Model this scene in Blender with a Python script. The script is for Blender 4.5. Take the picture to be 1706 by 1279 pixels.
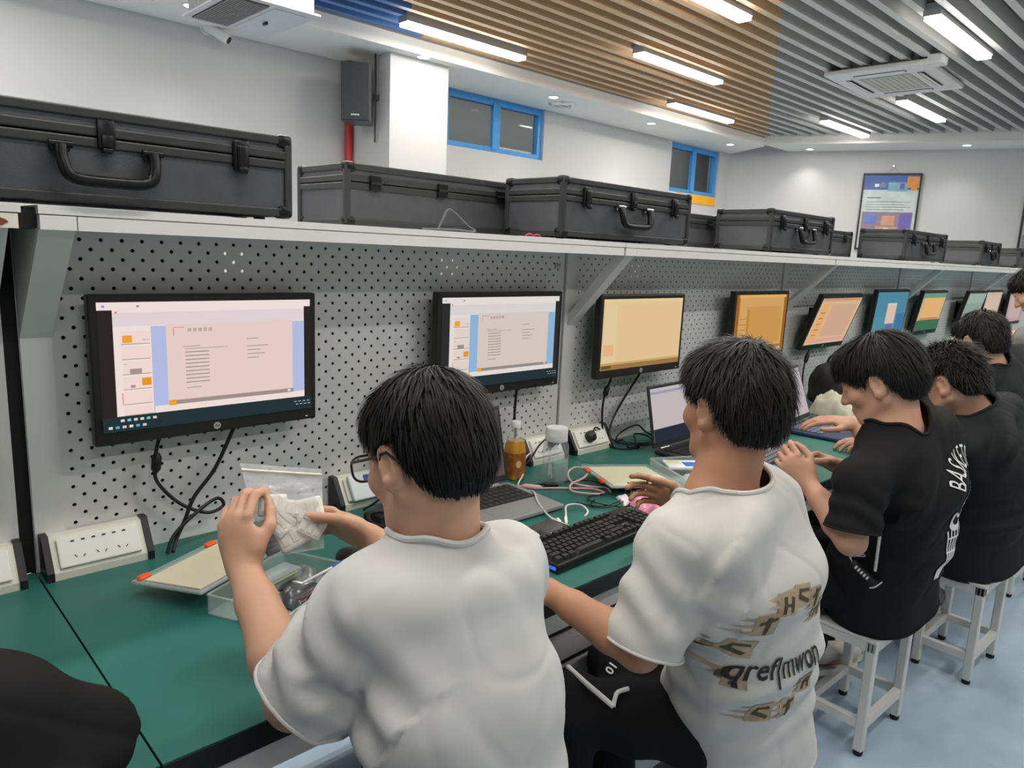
import bpy, bmesh, math, random
import numpy as np
from mathutils import Vector, Matrix
from mathutils.bvhtree import BVHTree

random.seed(7)
RNG = np.random.default_rng(7)
SC = bpy.context.scene
COL = SC.collection
for _o in list(bpy.data.objects):
    bpy.data.objects.remove(_o, do_unlink=True)

# ------------------------------------------------------------------ camera
H = 1.4727                      # eye height
cam_d = bpy.data.cameras.new('camera')
cam = bpy.data.objects.new('camera', cam_d)
COL.objects.link(cam)
cam_d.sensor_width = 36.0
cam_d.lens = 36.0 * 1210.34 / 1706.0
cam_d.clip_start = 0.02
cam_d.clip_end = 100
_r = Vector((0.7237655, -0.6886511, 0.0438531))
_u = Vector((0.0929994, 0.1603179, 0.9826746))
_f = Vector((0.6837503, 0.7071477, -0.1800767))
m3 = Matrix((( _r.x, _u.x, -_f.x), (_r.y, _u.y, -_f.y), (_r.z, _u.z, -_f.z)))
cam.matrix_world = Matrix.Translation((0, 0, H)) @ m3.to_4x4()
SC.camera = cam

# ------------------------------------------------------------------ world, exposure
EXPO = 0.0
SC.view_settings.view_transform = 'Standard'
SC.view_settings.look = 'None'
SC.view_settings.gamma = 1.0
SC.view_settings.use_curve_mapping = False
SC.view_settings.exposure = EXPO
world = bpy.data.worlds.new('world')
SC.world = world
world.use_nodes = True
world.node_tree.nodes['Background'].inputs[0].default_value = (0.02, 0.022, 0.026, 1)
world.node_tree.nodes['Background'].inputs[1].default_value = 1.0
SC.cycles.max_bounces = 9
SC.cycles.diffuse_bounces = 4
SC.cycles.glossy_bounces = 3
SC.cycles.transmission_bounces = 6
SC.cycles.transparent_max_bounces = 10
SC.cycles.caustics_reflective = False
SC.cycles.caustics_refractive = False
SC.cycles.sample_clamp_indirect = 4.0
SC.cycles.use_denoising = True

LAMP_POWER = 10.5       # each linear ceiling lamp (W)
SPOT_POWER = 15.0        # each recessed downlight (W)
DESK_Z = 0.75
CEIL = H + 1.62         # underside of the slats
SOFF = H + 1.50         # underside of the soffit along the window wall
FSOFF = H + 1.523       # underside of the soffit along the far wall

def lin(c):
    c = c / 255.0
    return c / 12.92 if c <= 0.04045 else ((c + 0.055) / 1.055) ** 2.4
def rgb(r, g, b):
    return (lin(r), lin(g), lin(b), 1.0)

# ------------------------------------------------------------------ materials
_mats = {}
def mat(name, col, rough=0.5, metal=0.0, var=0.04, scale=12.0, bump=0.0, bscale=80.0, spec=0.5, coat=0.0, trans=0.0, ior=1.45, alpha=1.0, stretch=(1, 1, 1)):
    """Principled material with procedural colour variation and fine relief."""
    if name in _mats:
        return _mats[name]
    m = bpy.data.materials.new(name)
    m.use_nodes = True
    nt = m.node_tree
    b = nt.nodes['Principled BSDF']
    c = rgb(*col)
    b.inputs['Base Color'].default_value = c
    b.inputs['Roughness'].default_value = rough
    b.inputs['Metallic'].default_value = metal
    b.inputs['Specular IOR Level'].default_value = spec
    b.inputs['Coat Weight'].default_value = coat
    b.inputs['Transmission Weight'].default_value = trans
    b.inputs['IOR'].default_value = ior
    b.inputs['Alpha'].default_value = alpha
    if var > 0 or bump > 0:
        tc = nt.nodes.new('ShaderNodeTexCoord')
        mp = nt.nodes.new('ShaderNodeMapping')
        mp.inputs['Scale'].default_value = stretch
        nt.links.new(tc.outputs['Object'], mp.inputs['Vector'])
    if var > 0:
        no = nt.nodes.new('ShaderNodeTexNoise')
        no.inputs['Scale'].default_value = scale
        no.inputs['Detail'].default_value = 3.0
        nt.links.new(mp.outputs[0], no.inputs['Vector'])
        rp = nt.nodes.new('ShaderNodeValToRGB')
        rp.color_ramp.elements[0].position = 0.3
        rp.color_ramp.elements[1].position = 0.7
        rp.color_ramp.elements[0].color = tuple(max(0, x * (1 - var)) for x in c[:3]) + (1,)
        rp.color_ramp.elements[1].color = tuple(min(1, x * (1 + var)) for x in c[:3]) + (1,)
        nt.links.new(no.outputs['Fac'], rp.inputs['Fac'])
        nt.links.new(rp.outputs['Color'], b.inputs['Base Color'])
    if bump > 0:
        n2 = nt.nodes.new('ShaderNodeTexNoise')
        n2.inputs['Scale'].default_value = bscale
        n2.inputs['Detail'].default_value = 4.0
        nt.links.new(mp.outputs[0], n2.inputs['Vector'])
        bp = nt.nodes.new('ShaderNodeBump')
        bp.inputs['Strength'].default_value = bump
        bp.inputs['Distance'].default_value = 0.003
        nt.links.new(n2.outputs['Fac'], bp.inputs['Height'])
        nt.links.new(bp.outputs['Normal'], b.inputs['Normal'])
    _mats[name] = m
    return m

def emis(name, col, strength=1.0):
    if name in _mats:
        return _mats[name]
    m = bpy.data.materials.new(name)
    m.use_nodes = True
    nt = m.node_tree
    nt.nodes.remove(nt.nodes['Principled BSDF'])
    e = nt.nodes.new('ShaderNodeEmission')
    e.inputs[0].default_value = rgb(*col)
    e.inputs[1].default_value = strength
    nt.links.new(e.outputs[0], nt.nodes['Material Output'].inputs[0])
    _mats[name] = m
    return m

def clear(name, tint, rough=0.08, opacity=0.25, frost=None):
    """Thin clear plastic film or glass: mostly see-through, with a gloss and some body of its own."""
    if name in _mats:
        return _mats[name]
    m = bpy.data.materials.new(name)
    m.use_nodes = True
    nt = m.node_tree
    b = nt.nodes['Principled BSDF']
    b.inputs['Base Color'].default_value = rgb(*tint)
    b.inputs['Roughness'].default_value = rough
    tr = nt.nodes.new('ShaderNodeBsdfTransparent')
    tr.inputs[0].default_value = (0.96, 0.97, 0.97, 1)
    fr = nt.nodes.new('ShaderNodeFresnel')
    fr.inputs['IOR'].default_value = 1.45
    ad = nt.nodes.new('ShaderNodeMath')
    ad.operation = 'ADD'
    ad.use_clamp = True
    ad.inputs[1].default_value = opacity
    nt.links.new(fr.outputs[0], ad.inputs[0])
    mx = nt.nodes.new('ShaderNodeMixShader')
    ge = nt.nodes.new('ShaderNodeNewGeometry')           # the far side of the film keeps only its body, no second rim gloss
    mf = nt.nodes.new('ShaderNodeMix')
    mf.inputs[3].default_value = opacity * 0.5
    nt.links.new(ge.outputs['Backfacing'], mf.inputs[0])
    nt.links.new(ad.outputs[0], mf.inputs[2])
    mf.inputs[3].default_value = opacity * 0.5
    nt.links.new(mf.outputs[0], mx.inputs[0])
    nt.links.new(tr.outputs[0], mx.inputs[1])
    nt.links.new(b.outputs[0], mx.inputs[2])
    nt.links.new(mx.outputs[0], nt.nodes['Material Output'].inputs[0])
    _mats[name] = m
    return m

M_WALL = mat('wall_paint', (195, 194, 192), 0.75, var=0.02, scale=1.5, bump=0.05, bscale=200)
M_SOFF = mat('soffit_paint', (232, 228, 220), 0.8, var=0.02, scale=2)
M_FLOOR = mat('blue_vinyl', (160, 182, 200), 0.35, var=0.07, scale=9, bump=0.03)
M_VOID = mat('ceiling_void', (142, 136, 130), 0.9, var=0.1, scale=3)
M_WOOD = mat('slat_wood', (206, 170, 130), 0.45, var=0.16, scale=6, stretch=(1, 14, 14))
M_GREY = mat('slat_grey', (184, 182, 177), 0.45, var=0.05, scale=6)
M_BLUE = mat('slat_blue', (84, 124, 180), 0.4, var=0.08, scale=6)
M_WFRAME = mat('window_blue', (70, 150, 214), 0.4, var=0.04)
M_STEEL = mat('white_powder_coat', (222, 222, 220), 0.42, var=0.02, scale=5, bump=0.04, bscale=300)
M_PEG = mat('pegboard_grey', (224, 223, 222), 0.45, var=0.02, scale=5)
M_DGREEN = mat('desk_green_mat', (42, 106, 96), 0.42, var=0.10, scale=5, bump=0.06, bscale=350)
M_EDGE = mat('desk_edge_black', (30, 28, 29), 0.5, var=0.1)
M_DARK = mat('dark_cavity', (22, 22, 23), 0.8)  # near-black: painted shade in gaps and behind holes, also logo ink
M_BLK = mat('black_plastic', (26, 26, 27), 0.42, var=0.06, scale=30)
M_BEZ = mat('bezel_black', (33, 32, 31), 0.38, var=0.05, scale=30)
M_RUB = mat('rubber_black', (22, 23, 24), 0.7)
M_WPL = mat('white_plastic', (226, 226, 220), 0.4, var=0.02)
M_IVORY = mat('ivory_plastic', (216, 214, 200), 0.4, var=0.02)
M_CHROME = mat('chrome', (200, 202, 204), 0.22, metal=1.0, var=0.03)
M_STRIPE = mat('stool_white', (206, 205, 200), 0.4, var=0.03, scale=8)
M_CASE = mat('case_black_panel', (70, 72, 76), 0.46, var=0.12, scale=20, bump=0.3, bscale=420)
M_CASER = mat('case_black_rail', (60, 62, 62), 0.36, metal=0.3, var=0.08, scale=25)
M_CASEH = mat('case_black_hardware', (24, 24, 26), 0.3, metal=0.3, var=0.06)
M_CABLE = mat('cable_black', (22, 22, 24), 0.5)
M_WCAB = mat('cable_white', (222, 216, 212), 0.45)
M_PCAB = mat('cable_pink', (216, 172, 176), 0.45)
M_RED = mat('red_paint', (186, 44, 48), 0.4, var=0.08)
M_GALV = mat('galvanised_steel', (170, 172, 170), 0.45, metal=0.35, var=0.14, scale=40)
M_CLEAR = clear('clear_plastic', (205, 216, 216), 0.12, 0.16)
M_FILM = clear('bag_film', (238, 238, 242), 0.12, 0.34)
M_GLASS = clear('window_glass', (60, 64, 66), 0.02, 0.30)
M_ORANGE = mat('orange_plastic', (240, 98, 46), 0.4)

# ------------------------------------------------------------------ mesh builder
class MB:
    def __init__(self):
        self.v = []; self.f = []; self.m = []
    def add(self, vs, fs, mi=0):
        o = len(self.v)
        self.v.extend([tuple(x) for x in vs])
        self.f.extend([tuple(i + o for i in f) for f in fs])
        self.m.extend([mi] * len(fs))
        return self
    def box(self, c, s, mi=0, R=None, taper=None):
        hx, hy, hz = s[0] / 2, s[1] / 2, s[2] / 2
        vs = []
        for k in (-1, 1):
            t = 1.0 if (taper is None or k < 0) else taper
            for (i, j) in ((-1, -1), (1, -1), (1, 1), (-1, 1)):
                vs.append(Vector((i * hx * t, j * hy * t, k * hz)))
        if R is not None:
            vs = [R @ v for v in vs]
        c = Vector(c)
        return self.add([v + c for v in vs], [(3, 2, 1, 0), (4, 5, 6, 7), (0, 1, 5, 4), (1, 2, 6, 5), (2, 3, 7, 6), (3, 0, 4, 7)], mi)
    def bx(self, a, b, mi=0):
        return self.box([(a[i] + b[i]) / 2 for i in range(3)], [abs(b[i] - a[i]) for i in range(3)], mi)
    def rbox(self, c, s, r=0.005, seg=2, mi=0, R=None):
        bm = bmesh.new()
        bmesh.ops.create_cube(bm, size=1.0)
        for v in bm.verts:
            v.co = Vector((v.co.x * s[0], v.co.y * s[1], v.co.z * s[2]))
        r = min(r, min(s) * 0.49)
        bmesh.ops.bevel(bm, geom=list(bm.edges), offset=r, segments=seg, affect='EDGES', profile=0.5)
        bm.verts.index_update()
        vs = [v.co.copy() for v in bm.verts]
        fs = [[v.index for v in f.verts] for f in bm.faces]
        bm.free()
        if R is not None:
            vs = [R @ v for v in vs]
        c = Vector(c)
        return self.add([v + c for v in vs], fs, mi)
    def tube(self, pts, r, n=8, mi=0, cap=True, closed=False):
        pts = [Vector(p) for p in pts]
        N = len(pts)
        rs = r if isinstance(r, (list, tuple)) else [r] * N
        up = None
        vs = []
        for i, p in enumerate(pts):
            if closed:
                t = (pts[(i + 1) % N] - pts[i - 1])
            else:
                t = pts[min(i + 1, N - 1)] - pts[max(i - 1, 0)]
            if t.length < 1e-9:
                t = Vector((0, 0, 1))
            t.normalize()
            if up is None:
                a = Vector((0, 0, 1)) if abs(t.z) < 0.9 else Vector((1, 0, 0))
                up = (a - t * a.dot(t)).normalized()
            else:
                up = up - t * up.dot(t)
                if up.length < 1e-6:
                    up = t.orthogonal()
                up.normalize()
            sd = t.cross(up)
            for k in range(n):
                a = 2 * math.pi * k / n
                vs.append(p + (up * math.cos(a) + sd * math.sin(a)) * rs[i])
        fs = []
        M = N if closed else N - 1
        for i in range(M):
            for k in range(n):
                a = i * n + k; b = i * n + (k + 1) % n
                c = ((i + 1) % N) * n + (k + 1) % n; d = ((i + 1) % N) * n + k
                fs.append((a, b, c, d))
        if cap and not closed:
            fs.append(tuple(reversed(range(n))))
            fs.append(tuple((N - 1) * n + k for k in range(n)))
        return self.add(vs, fs, mi)
    def cyl(self, a, b, r, n=16, mi=0, r2=None):
        return self.tube([a, b], [r, r if r2 is None else r2], n, mi)
    def lathe(self, c, prof, n=20, mi=0, axis='z', sq=None):
        """prof: list of (radius, height); sq: superellipse exponent for squarish sections."""
        vs = []
        for (r, h) in prof:
            for k in range(n):
                a = 2 * math.pi * k / n
                ca, sa = math.cos(a), math.sin(a)
                rr = r
                if sq:
                    rr = r / (abs(ca) ** sq + abs(sa) ** sq) ** (1.0 / sq)
                x, y = rr * ca, rr * sa
                p = (x, y, h) if axis == 'z' else ((x, h, y) if axis == 'y' else (h, x, y))
                vs.append(Vector(c) + Vector(p))
        fs = []
        for i in range(len(prof) - 1):
            for k in range(n):
                fs.append((i * n + k, i * n + (k + 1) % n, (i + 1) * n + (k + 1) % n, (i + 1) * n + k))
        fs.append(tuple(reversed(range(n))))
        fs.append(tuple((len(prof) - 1) * n + k for k in range(n)))
        return self.add(vs, fs, mi)
    def prism(self, poly, a, b, mi=0):
        """poly: list of 3-D points (a planar outline); extruded from itself by vector b-a."""
        d = Vector(b) - Vector(a)
        n = len(poly)
        vs = [Vector(p) for p in poly] + [Vector(p) + d for p in poly]
        fs = [tuple(reversed(range(n))), tuple(range(n, 2 * n))]
        for i in range(n):
            j = (i + 1) % n
            fs.append((i, j, n + j, n + i))
        return self.add(vs, fs, mi)
    def quad(self, a, b, c, d, mi=0):
        return self.add([a, b, c, d], [(0, 1, 2, 3)], mi)
    def mesh(self, name, mats):
        me = bpy.data.meshes.new(name)
        me.from_pydata([tuple(v) for v in self.v], [], self.f)
        ml = mats if isinstance(mats, (list, tuple)) else [mats]
        for m in ml:
            me.materials.append(m)
        if len(ml) > 1:
            me.polygons.foreach_set('material_index', self.m)
        me.update()
        return me
    def obj(self, name, mats, parent=None, loc=(0, 0, 0), smooth=False, kind=None, rot=(0, 0, 0)):
        me = self.mesh(name, mats)
        if smooth:
            smooth_by_angle(me)
        return link(name, me, parent, loc, kind, rot)

def smooth_by_angle(me, ang=40):
    me.polygons.foreach_set('use_smooth', [True] * len(me.polygons))
    bm = bmesh.new()
    bm.from_mesh(me)
    bmesh.ops.recalc_face_normals(bm, faces=bm.faces)
    for e in bm.edges:
        if len(e.link_faces) == 2:
            e.smooth = e.calc_face_angle(0.0) < math.radians(ang)
    bm.to_mesh(me)
    bm.free()

def link(name, me, parent=None, loc=(0, 0, 0), kind=None, rot=(0, 0, 0)):
    o = bpy.data.objects.new(name, me)
    COL.objects.link(o)
    o.location = loc
    o.rotation_euler = rot
    if parent is not None:
        o.parent = parent
    if kind:
        o['kind'] = kind
    return o

def tag(o, label=None, cat=None, group=None, kind=None):
    if label: o['label'] = label
    if cat: o['category'] = cat
    if group: o['group'] = group
    if kind: o['kind'] = kind
    return o

def thing(name, label, cat, loc=(0, 0, 0), rz=0.0, group=None):
    o = bpy.data.objects.new(name, None)
    COL.objects.link(o)
    o.empty_display_size = 0.05
    o.location = loc
    o.rotation_euler = (0, 0, rz)
    return tag(o, label, cat, group)

def copy_tree(o, parent=None):
    c = o.copy()
    COL.objects.link(c)
    c.parent = parent
    for ch in o.children:
        copy_tree(ch, c)
    return c

def smoothline(pts, n=6):
    """Catmull-Rom through the points."""
    P = [Vector(p) for p in pts]
    if len(P) < 3:
        return P
    out = []
    for i in range(len(P) - 1):
        p0 = P[max(i - 1, 0)]; p1 = P[i]; p2 = P[i + 1]; p3 = P[min(i + 2, len(P) - 1)]
        for k in range(n):
            t = k / n
            out.append(0.5 * ((2 * p1) + (p2 - p0) * t + (2 * p0 - 5 * p1 + 4 * p2 - p3) * t * t + (3 * p1 - p0 - 3 * p2 + p3) * t ** 3))
    out.append(P[-1])
    return out

def text_mesh(txt, size=0.02, shear=0.0, depth=0.0, bold=0.0):
    """Lettering as flat polygons: returns (verts, faces) in the x-y plane, centred."""
    cu = bpy.data.curves.new('t', 'FONT')
    cu.body = txt
    cu.size = size
    cu.shear = shear
    cu.extrude = depth
    cu.offset = bold
    cu.align_x = 'CENTER'
    cu.align_y = 'CENTER'
    cu.resolution_u = 3
    o = bpy.data.objects.new('t', cu)
    COL.objects.link(o)
    dg = bpy.context.evaluated_depsgraph_get()
    me = bpy.data.meshes.new_from_object(o.evaluated_get(dg))
    vs = [v.co.copy() for v in me.vertices]
    fs = [tuple(p.vertices) for p in me.polygons]
    bpy.data.objects.remove(o, do_unlink=True)
    bpy.data.curves.remove(cu)
    bpy.data.meshes.remove(me)
    return vs, fs

def area_lamp(name, loc, sx, sy, power, parent=None, col=(1, 1, 1)):
    d = bpy.data.lights.new(name, 'AREA')
    d.shape = 'RECTANGLE'
    d.size = sx
    d.size_y = sy
    d.energy = power
    d.color = col
    o = bpy.data.objects.new(name, d)
    COL.objects.link(o)
    o.location = loc
    if parent is not None:
        o.parent = parent
    return o

# ================================================================== ROOM
XB, XF_Y0 = -3.2, None
def slat_end_x(y):            # oblique far end of the slatted ceiling
    return 9.259 - 0.405 * (y - 4.99)
def far_wall_x(y):            # oblique far wall
    return 10.77 - 0.416 * (y - 3.12)
YW = 5.73                     # window wall plane
YR = -3.4                     # opposite wall, behind the camera

MB().prism([(XB, YR, 0), (far_wall_x(YR), YR, 0), (far_wall_x(YW), YW, 0), (XB, YW, 0)], (0, 0, 0), (0, 0, -0.1)).obj('floor', M_FLOOR, kind='structure')
TOP = CEIL + 0.28
MB().prism([(XB, YR, TOP), (far_wall_x(YR), YR, TOP), (far_wall_x(YW), YW, TOP), (XB, YW, TOP)], (0, 0, 0), (0, 0, 0.1)).obj('ceiling', M_VOID, kind='structure')
CEILOBJ = bpy.data.objects['ceiling']

# slats of the ceiling: wood in the middle, blue towards the near corner, grey beyond an oblique line
_unit = {}
for nm, m in (('wood', M_WOOD), ('grey', M_GREY), ('blue', M_BLUE)):
    _unit[nm] = MB().box((0, 0, 0), (1, 1, 1)).mesh('slat', m)
SLAT_H, SLAT_W, PITCH = 0.10, 0.052, 0.1545
def slat(nm, x0, x1, y):
    if x1 - x0 < 0.03:
        return
    o = link('slat', _unit[nm], CEILOBJ)
    o.location = ((x0 + x1) / 2, y, CEIL + SLAT_H / 2)
    o.scale = (x1 - x0, SLAT_W, SLAT_H)
y = 4.985 - SLAT_W / 2
while y > YR + 0.1:
    xe = slat_end_x(y)
    xg = 4.56 + 1.85 * (y - 2.451)
    xb = 3.58 + 0.96 * (y - 4.9)
    xb = max(XB, min(xb, xe)); xg = max(xb, min(xg, xe))
    slat('blue', XB, xb, y)
    slat('wood', xb, xg, y)
    slat('grey', xg, xe, y)
    y -= PITCH

# soffits
b = MB()
ye = 5.0
b.prism([(XB, ye, SOFF), (slat_end_x(ye) + 0.02, ye, SOFF), (far_wall_x(YW), YW, SOFF), (XB, YW, SOFF)], (0, 0, 0), (0, 0, TOP - SOFF))
b.obj('trim_1', M_SOFF, kind='structure')
b = MB()
b.prism([(slat_end_x(ye) + 0.02, ye, FSOFF), (slat_end_x(YR) + 0.02, YR, FSOFF), (far_wall_x(YR), YR, FSOFF), (far_wall_x(ye), ye, FSOFF)], (0, 0, 0), (0, 0, TOP - FSOFF))
b.obj('trim_2', M_SOFF, kind='structure')
# thin dark shadow-gap bead where the slats meet the soffit
MB().bx((XB, 4.992, CEIL - 0.012), (slat_end_x(5.0), 5.0, CEIL + 0.01)).obj('trim_3', M_VOID, kind='structure')

# window wall with two openings
WINS = [(4.53, 5.85, 2.448, SOFF), (8.24, 9.40, 2.34, SOFF - 0.012)]
b = MB()
xs = [XB] + [w for ww in WINS for w in ww[:2]] + [far_wall_x(YW) + 0.3]
TH = 0.16
for i in range(0, len(xs), 2):
    b.bx((xs[i], YW, 0), (xs[i + 1], YW + TH, TOP))
for (x0, x1, z0, z1) in WINS:
    b.bx((x0, YW, 0), (x1, YW + TH, z0))
    b.bx((x0, YW, z1), (x1, YW + TH, TOP))
b.obj('wall_left', M_WALL, kind='structure')
b = MB()
b.prism([(far_wall_x(YR), YR, 0), (far_wall_x(YR) + 0.2, YR, 0), (far_wall_x(YW) + 0.2, YW, 0), (far_wall_x(YW), YW, 0)], (0, 0, 0), (0, 0, TOP))
b.obj('wall_far', M_WALL, kind='structure')
MB().bx((XB, YR - 0.15, 0), (far_wall_x(YR), YR, TOP)).obj('wall_right', M_WALL, kind='structure')
MB().bx((XB - 0.15, YR, 0), (XB, YW, TOP)).obj('wall_back', M_WALL, kind='structure')
# dim corridor wall beyond the windows
MB().bx((2.5, YW + 1.6, 1.6), (14.5, YW + 1.7, 3.6)).obj('wall_outside', mat('corridor_paint', (150, 152, 150), 0.8), kind='structure')

area_lamp('pane_fill_light', (7.0, YW + 0.9, 3.5), 8.0, 0.4, 60)  # added fill lamp, out of view; brightens what shows through the panes
# windows: blue frame, fixed and sliding sash, panes
for wi, (x0, x1, z0, z1) in enumerate(WINS):
    root = bpy.data.objects.new('window_%d' % (wi + 1), None)
    COL.objects.link(root)
    root['kind'] = 'structure'
    yf = YW + 0.03
    t, d = 0.065, 0.07
    f = MB()
    f.bx((x0, yf, z1 - t), (x1, yf + d, z1)); f.bx((x0, yf, z0), (x1, yf + d, z0 + t * 0.8))
    f.bx((x0, yf, z0 + t * 0.8), (x0 + t * 0.6, yf + d, z1 - t)); f.bx((x1 - t, yf, z0 + t * 0.8), (x1, yf + d, z1 - t))
    f.obj('window_frame', M_WFRAME, root)
    xm = (x0 + x1) / 2 - 0.01
    g = MB(); g.bx((xm - 0.05, yf - 0.012, z0 + 0.03), (xm + 0.015, yf + 0.03, z1 - 0.04)); g.bx((xm + 0.02, yf + 0.0, z0 + 0.03), (xm + 0.06, yf + 0.05, z1 - 0.04))
    g.obj('mullion', M_WFRAME, root)
    MB().bx((x0 + 0.02, yf + 0.03, z0 + 0.03), (xm, yf + 0.036, z1 - 0.03)).obj('pane', M_GLASS, root)
    MB().bx((xm, yf + 0.045, z0 + 0.03), (x1 - 0.02, yf + 0.051, z1 - 0.03)).obj('pane', M_GLASS, root)
# yellow band under the far window
tag(MB().bx((8.45, YW - 0.012, 2.22), (9.36, YW - 0.001, 2.338)).obj('yellow_panel', mat('yellow_paint', (240, 170, 20), 0.5)), 'yellow painted band on the wall under the farther blue window', 'wall panel')

# pillar beside the near window
MB().bx((3.46, 5.12, 0), (4.045, YW, SOFF + 0.05)).obj('pillar', M_WALL, kind='structure')

# linear ceiling lamps
LAMPS = [(3.255, 4.66), (4.90, 3.80), (6.66, 4.69), (8.36, 3.82), (7.74, 2.80), (5.30, 1.80), (3.44, 2.73),
         (-0.15, 4.66), (1.5, 3.80), (-1.9, 3.80), (-0.1, 2.75), (1.9, 1.80), (-1.5, 1.8), (3.4, 0.85), (0.0, 0.85), (7.0, 0.85), (5.2, -0.3), (1.6, -0.3), (3.4, -1.6), (-0.5, -1.6), (7.6, -1.6)]
M_LAMP = emis('lamp_diffuser', (255, 251, 245), 14.0)
M_LHOUSE = mat('lamp_housing', (150, 150, 150), 0.4)
lamp_lbl = ['linear ceiling lamp on the blue and wood slats nearest the window wall', 'linear lamp in the middle of the wood-coloured slats',
            'linear lamp at the far end of the wood slats beside the window wall', 'linear lamp on the grey slats nearest the far wall',
            'linear lamp on the grey slats just past the ceiling air conditioner', 'large bright linear lamp on the grey slats to the right of the air conditioner', 'linear lamp on the wood slats cut by the top edge of the photo']
proto = None
for i, (lx, ly) in enumerate(LAMPS):
    lab = lamp_lbl[i] if i < len(lamp_lbl) else 'unseen linear ceiling lamp, %s, %s' % (('near the window wall', 'above the workbenches', 'above the aisle', 'behind the photographer')[0 if ly > 4 else 1 if ly > 1.9 else 2 if ly > 0 else 3], ('at the back end', 'left of the photographer', 'over the photographer', 'ahead and right', 'straight ahead', 'far ahead')[0 if lx < -1 else 1 if lx < 0.5 else 2 if lx < 2.5 else 3 if lx < 4 else 4 if lx < 6 else 5])
    if proto is None:
        t = thing('ceiling_lamp', lab, 'lamp', (lx, ly, CEIL - 0.03), 0, 'linear ceiling lamps')
        h = MB(); h.bx((0, -0.05, 0), (1.2, 0.05, 0.07)); h.bx((-0.006, -0.052, -0.006), (0.0, 0.052, 0.07)); h.bx((1.2, -0.052, -0.006), (1.206, 0.052, 0.07))
        h.obj('housing', M_LHOUSE, t)
        MB().bx((0.002, -0.045, -0.03), (1.198, 0.045, -0.0005)).obj('diffuser', M_LAMP, t)
        proto = t
    else:
        t = copy_tree(proto)
        t.location = (lx, ly, CEIL - 0.03)
        t['label'] = lab
    area_lamp('lamp_light', (0.6, 0, -0.034), 1.18, 0.09, LAMP_POWER, t, (1.0, 0.955, 0.895))

# recessed downlights
M_DL = emis('downlight_lens', (255, 250, 240), 6.0)
DL = [(3.72, 5.035, SOFF, 'bright recessed downlight just in front of the white pillar'), (5.42, 5.2, SOFF, 'recessed downlight beside the ceiling vent past the near window'),
      (7.09, 5.24, SOFF, 'recessed downlight between the two blue windows'), (8.88, 5.27, SOFF, 'recessed downlight in front of the farther blue window'),
      (9.88, 4.66, FSOFF, 'recessed downlight at the room corner on the far wall'), (10.42, 2.93, FSOFF, 'recessed downlight on the far wall to the right of the poster'),
      (1.98, 5.25, SOFF, 'recessed downlight above the largest black case, hidden by the duct'), (0.3, 5.25, SOFF, 'recessed downlight outside the view over the left corner'), (10.8, 1.2, FSOFF, 'recessed downlight outside the view on the far wall')]
for (dx, dy, dz, lab) in DL:
    t = thing('downlight', lab, 'downlight', (dx, dy, dz), 0, 'recessed downlights')
    MB().lathe((0, 0, 0), [(0.062, 0.0), (0.062, -0.006), (0.05, -0.007), (0.046, -0.002)], 20).obj('trim_ring', M_WPL, t, smooth=True)
    MB().lathe((0, 0, -0.003), [(0.045, 0.0), (0.044, -0.006)], 20).obj('lens', M_DL, t)
    d = bpy.data.lights.new('downlight_light', 'SPOT')
    d.energy = SPOT_POWER * (1.1 if dx == 3.72 else 1.0)
    d.spot_size = math.radians(112); d.spot_blend = 0.9; d.shadow_soft_size = 0.04; d.color = (1, 0.97, 0.93)
    o = bpy.data.objects.new('downlight_light', d); COL.objects.link(o); o.location = (0, 0, -0.02); o.parent = t

# small ceiling vent
t = thing('ceiling_vent', 'small white square air vent in the soffit beyond the near window', 'vent', (5.72, 5.36, SOFF))
MB().lathe((0, 0, 0), [(0.17, 0), (0.17, -0.012), (0.13, -0.03), (0.12, -0.01)], 4, sq=None).obj('vent_frame', M_WPL, t)
for k in range(4):
    MB().box((0, -0.09 + 0.06 * k, -0.012), (0.2, 0.03, 0.004), R=Matrix.Rotation(0.5, 3, 'X')).obj('slat', M_SOFF, t)

# ceiling cassette air conditioner
z0 = H + 1.565
t = thing('air_conditioner', 'white four-way cassette air conditioner hanging under the grey slats', 'air conditioner', (6.905, 2.571, z0), math.radians(2))
b = MB(); b.rbox((0, 0, 0.02), (1.05, 0.81, 0.04), 0.012)
b.obj('panel', mat('aircon_white', (206, 203, 198), 0.4), t)
MB().bx((-0.42, -0.3, 0.04), (0.42, 0.3, 0.3)).obj('body', M_GALV, t)
b = MB(); b.bx((-0.28, -0.2, -0.006), (0.28, 0.2, 0.0)); b.obj('intake_grille', mat('aircon_grille', (176, 170, 158), 0.5), t)
for k in range(9):
    MB().bx((-0.27, -0.185 + k * 0.045, -0.010), (0.27, -0.17 + k * 0.045, -0.006)).obj('grille_slat', mat('aircon_slat', (186, 181, 170), 0.5), t)
for (cx, cy, sx, sy) in ((0, 0.28, 0.56, 0.05), (0, -0.28, 0.56, 0.05), (-0.38, 0, 0.06, 0.4), (0.38, 0, 0.06, 0.4)):
    MB().bx((cx - sx / 2, cy - sy / 2, -0.004), (cx + sx / 2, cy + sy / 2, 0.002)).obj('outlet_slot', mat('aircon_slot', (92, 86, 80), 0.5), t)
    R = Matrix.Rotation(0.35, 3, 'X' if sx > sy else 'Y')
    MB().box((cx, cy, -0.008), (sx * 0.97, sy * 0.8, 0.004) if sx > sy else (sx * 0.8, sy * 0.97, 0.004), R=R).obj('flap', mat('aircon_white', (206, 203, 198)), t)
b = MB(); b.rbox((-0.44, -0.44, 0.035), (0.16, 0.11, 0.07), 0.01); b.obj('pump_cover', mat('aircon_white', (206, 203, 198)), t)

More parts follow.
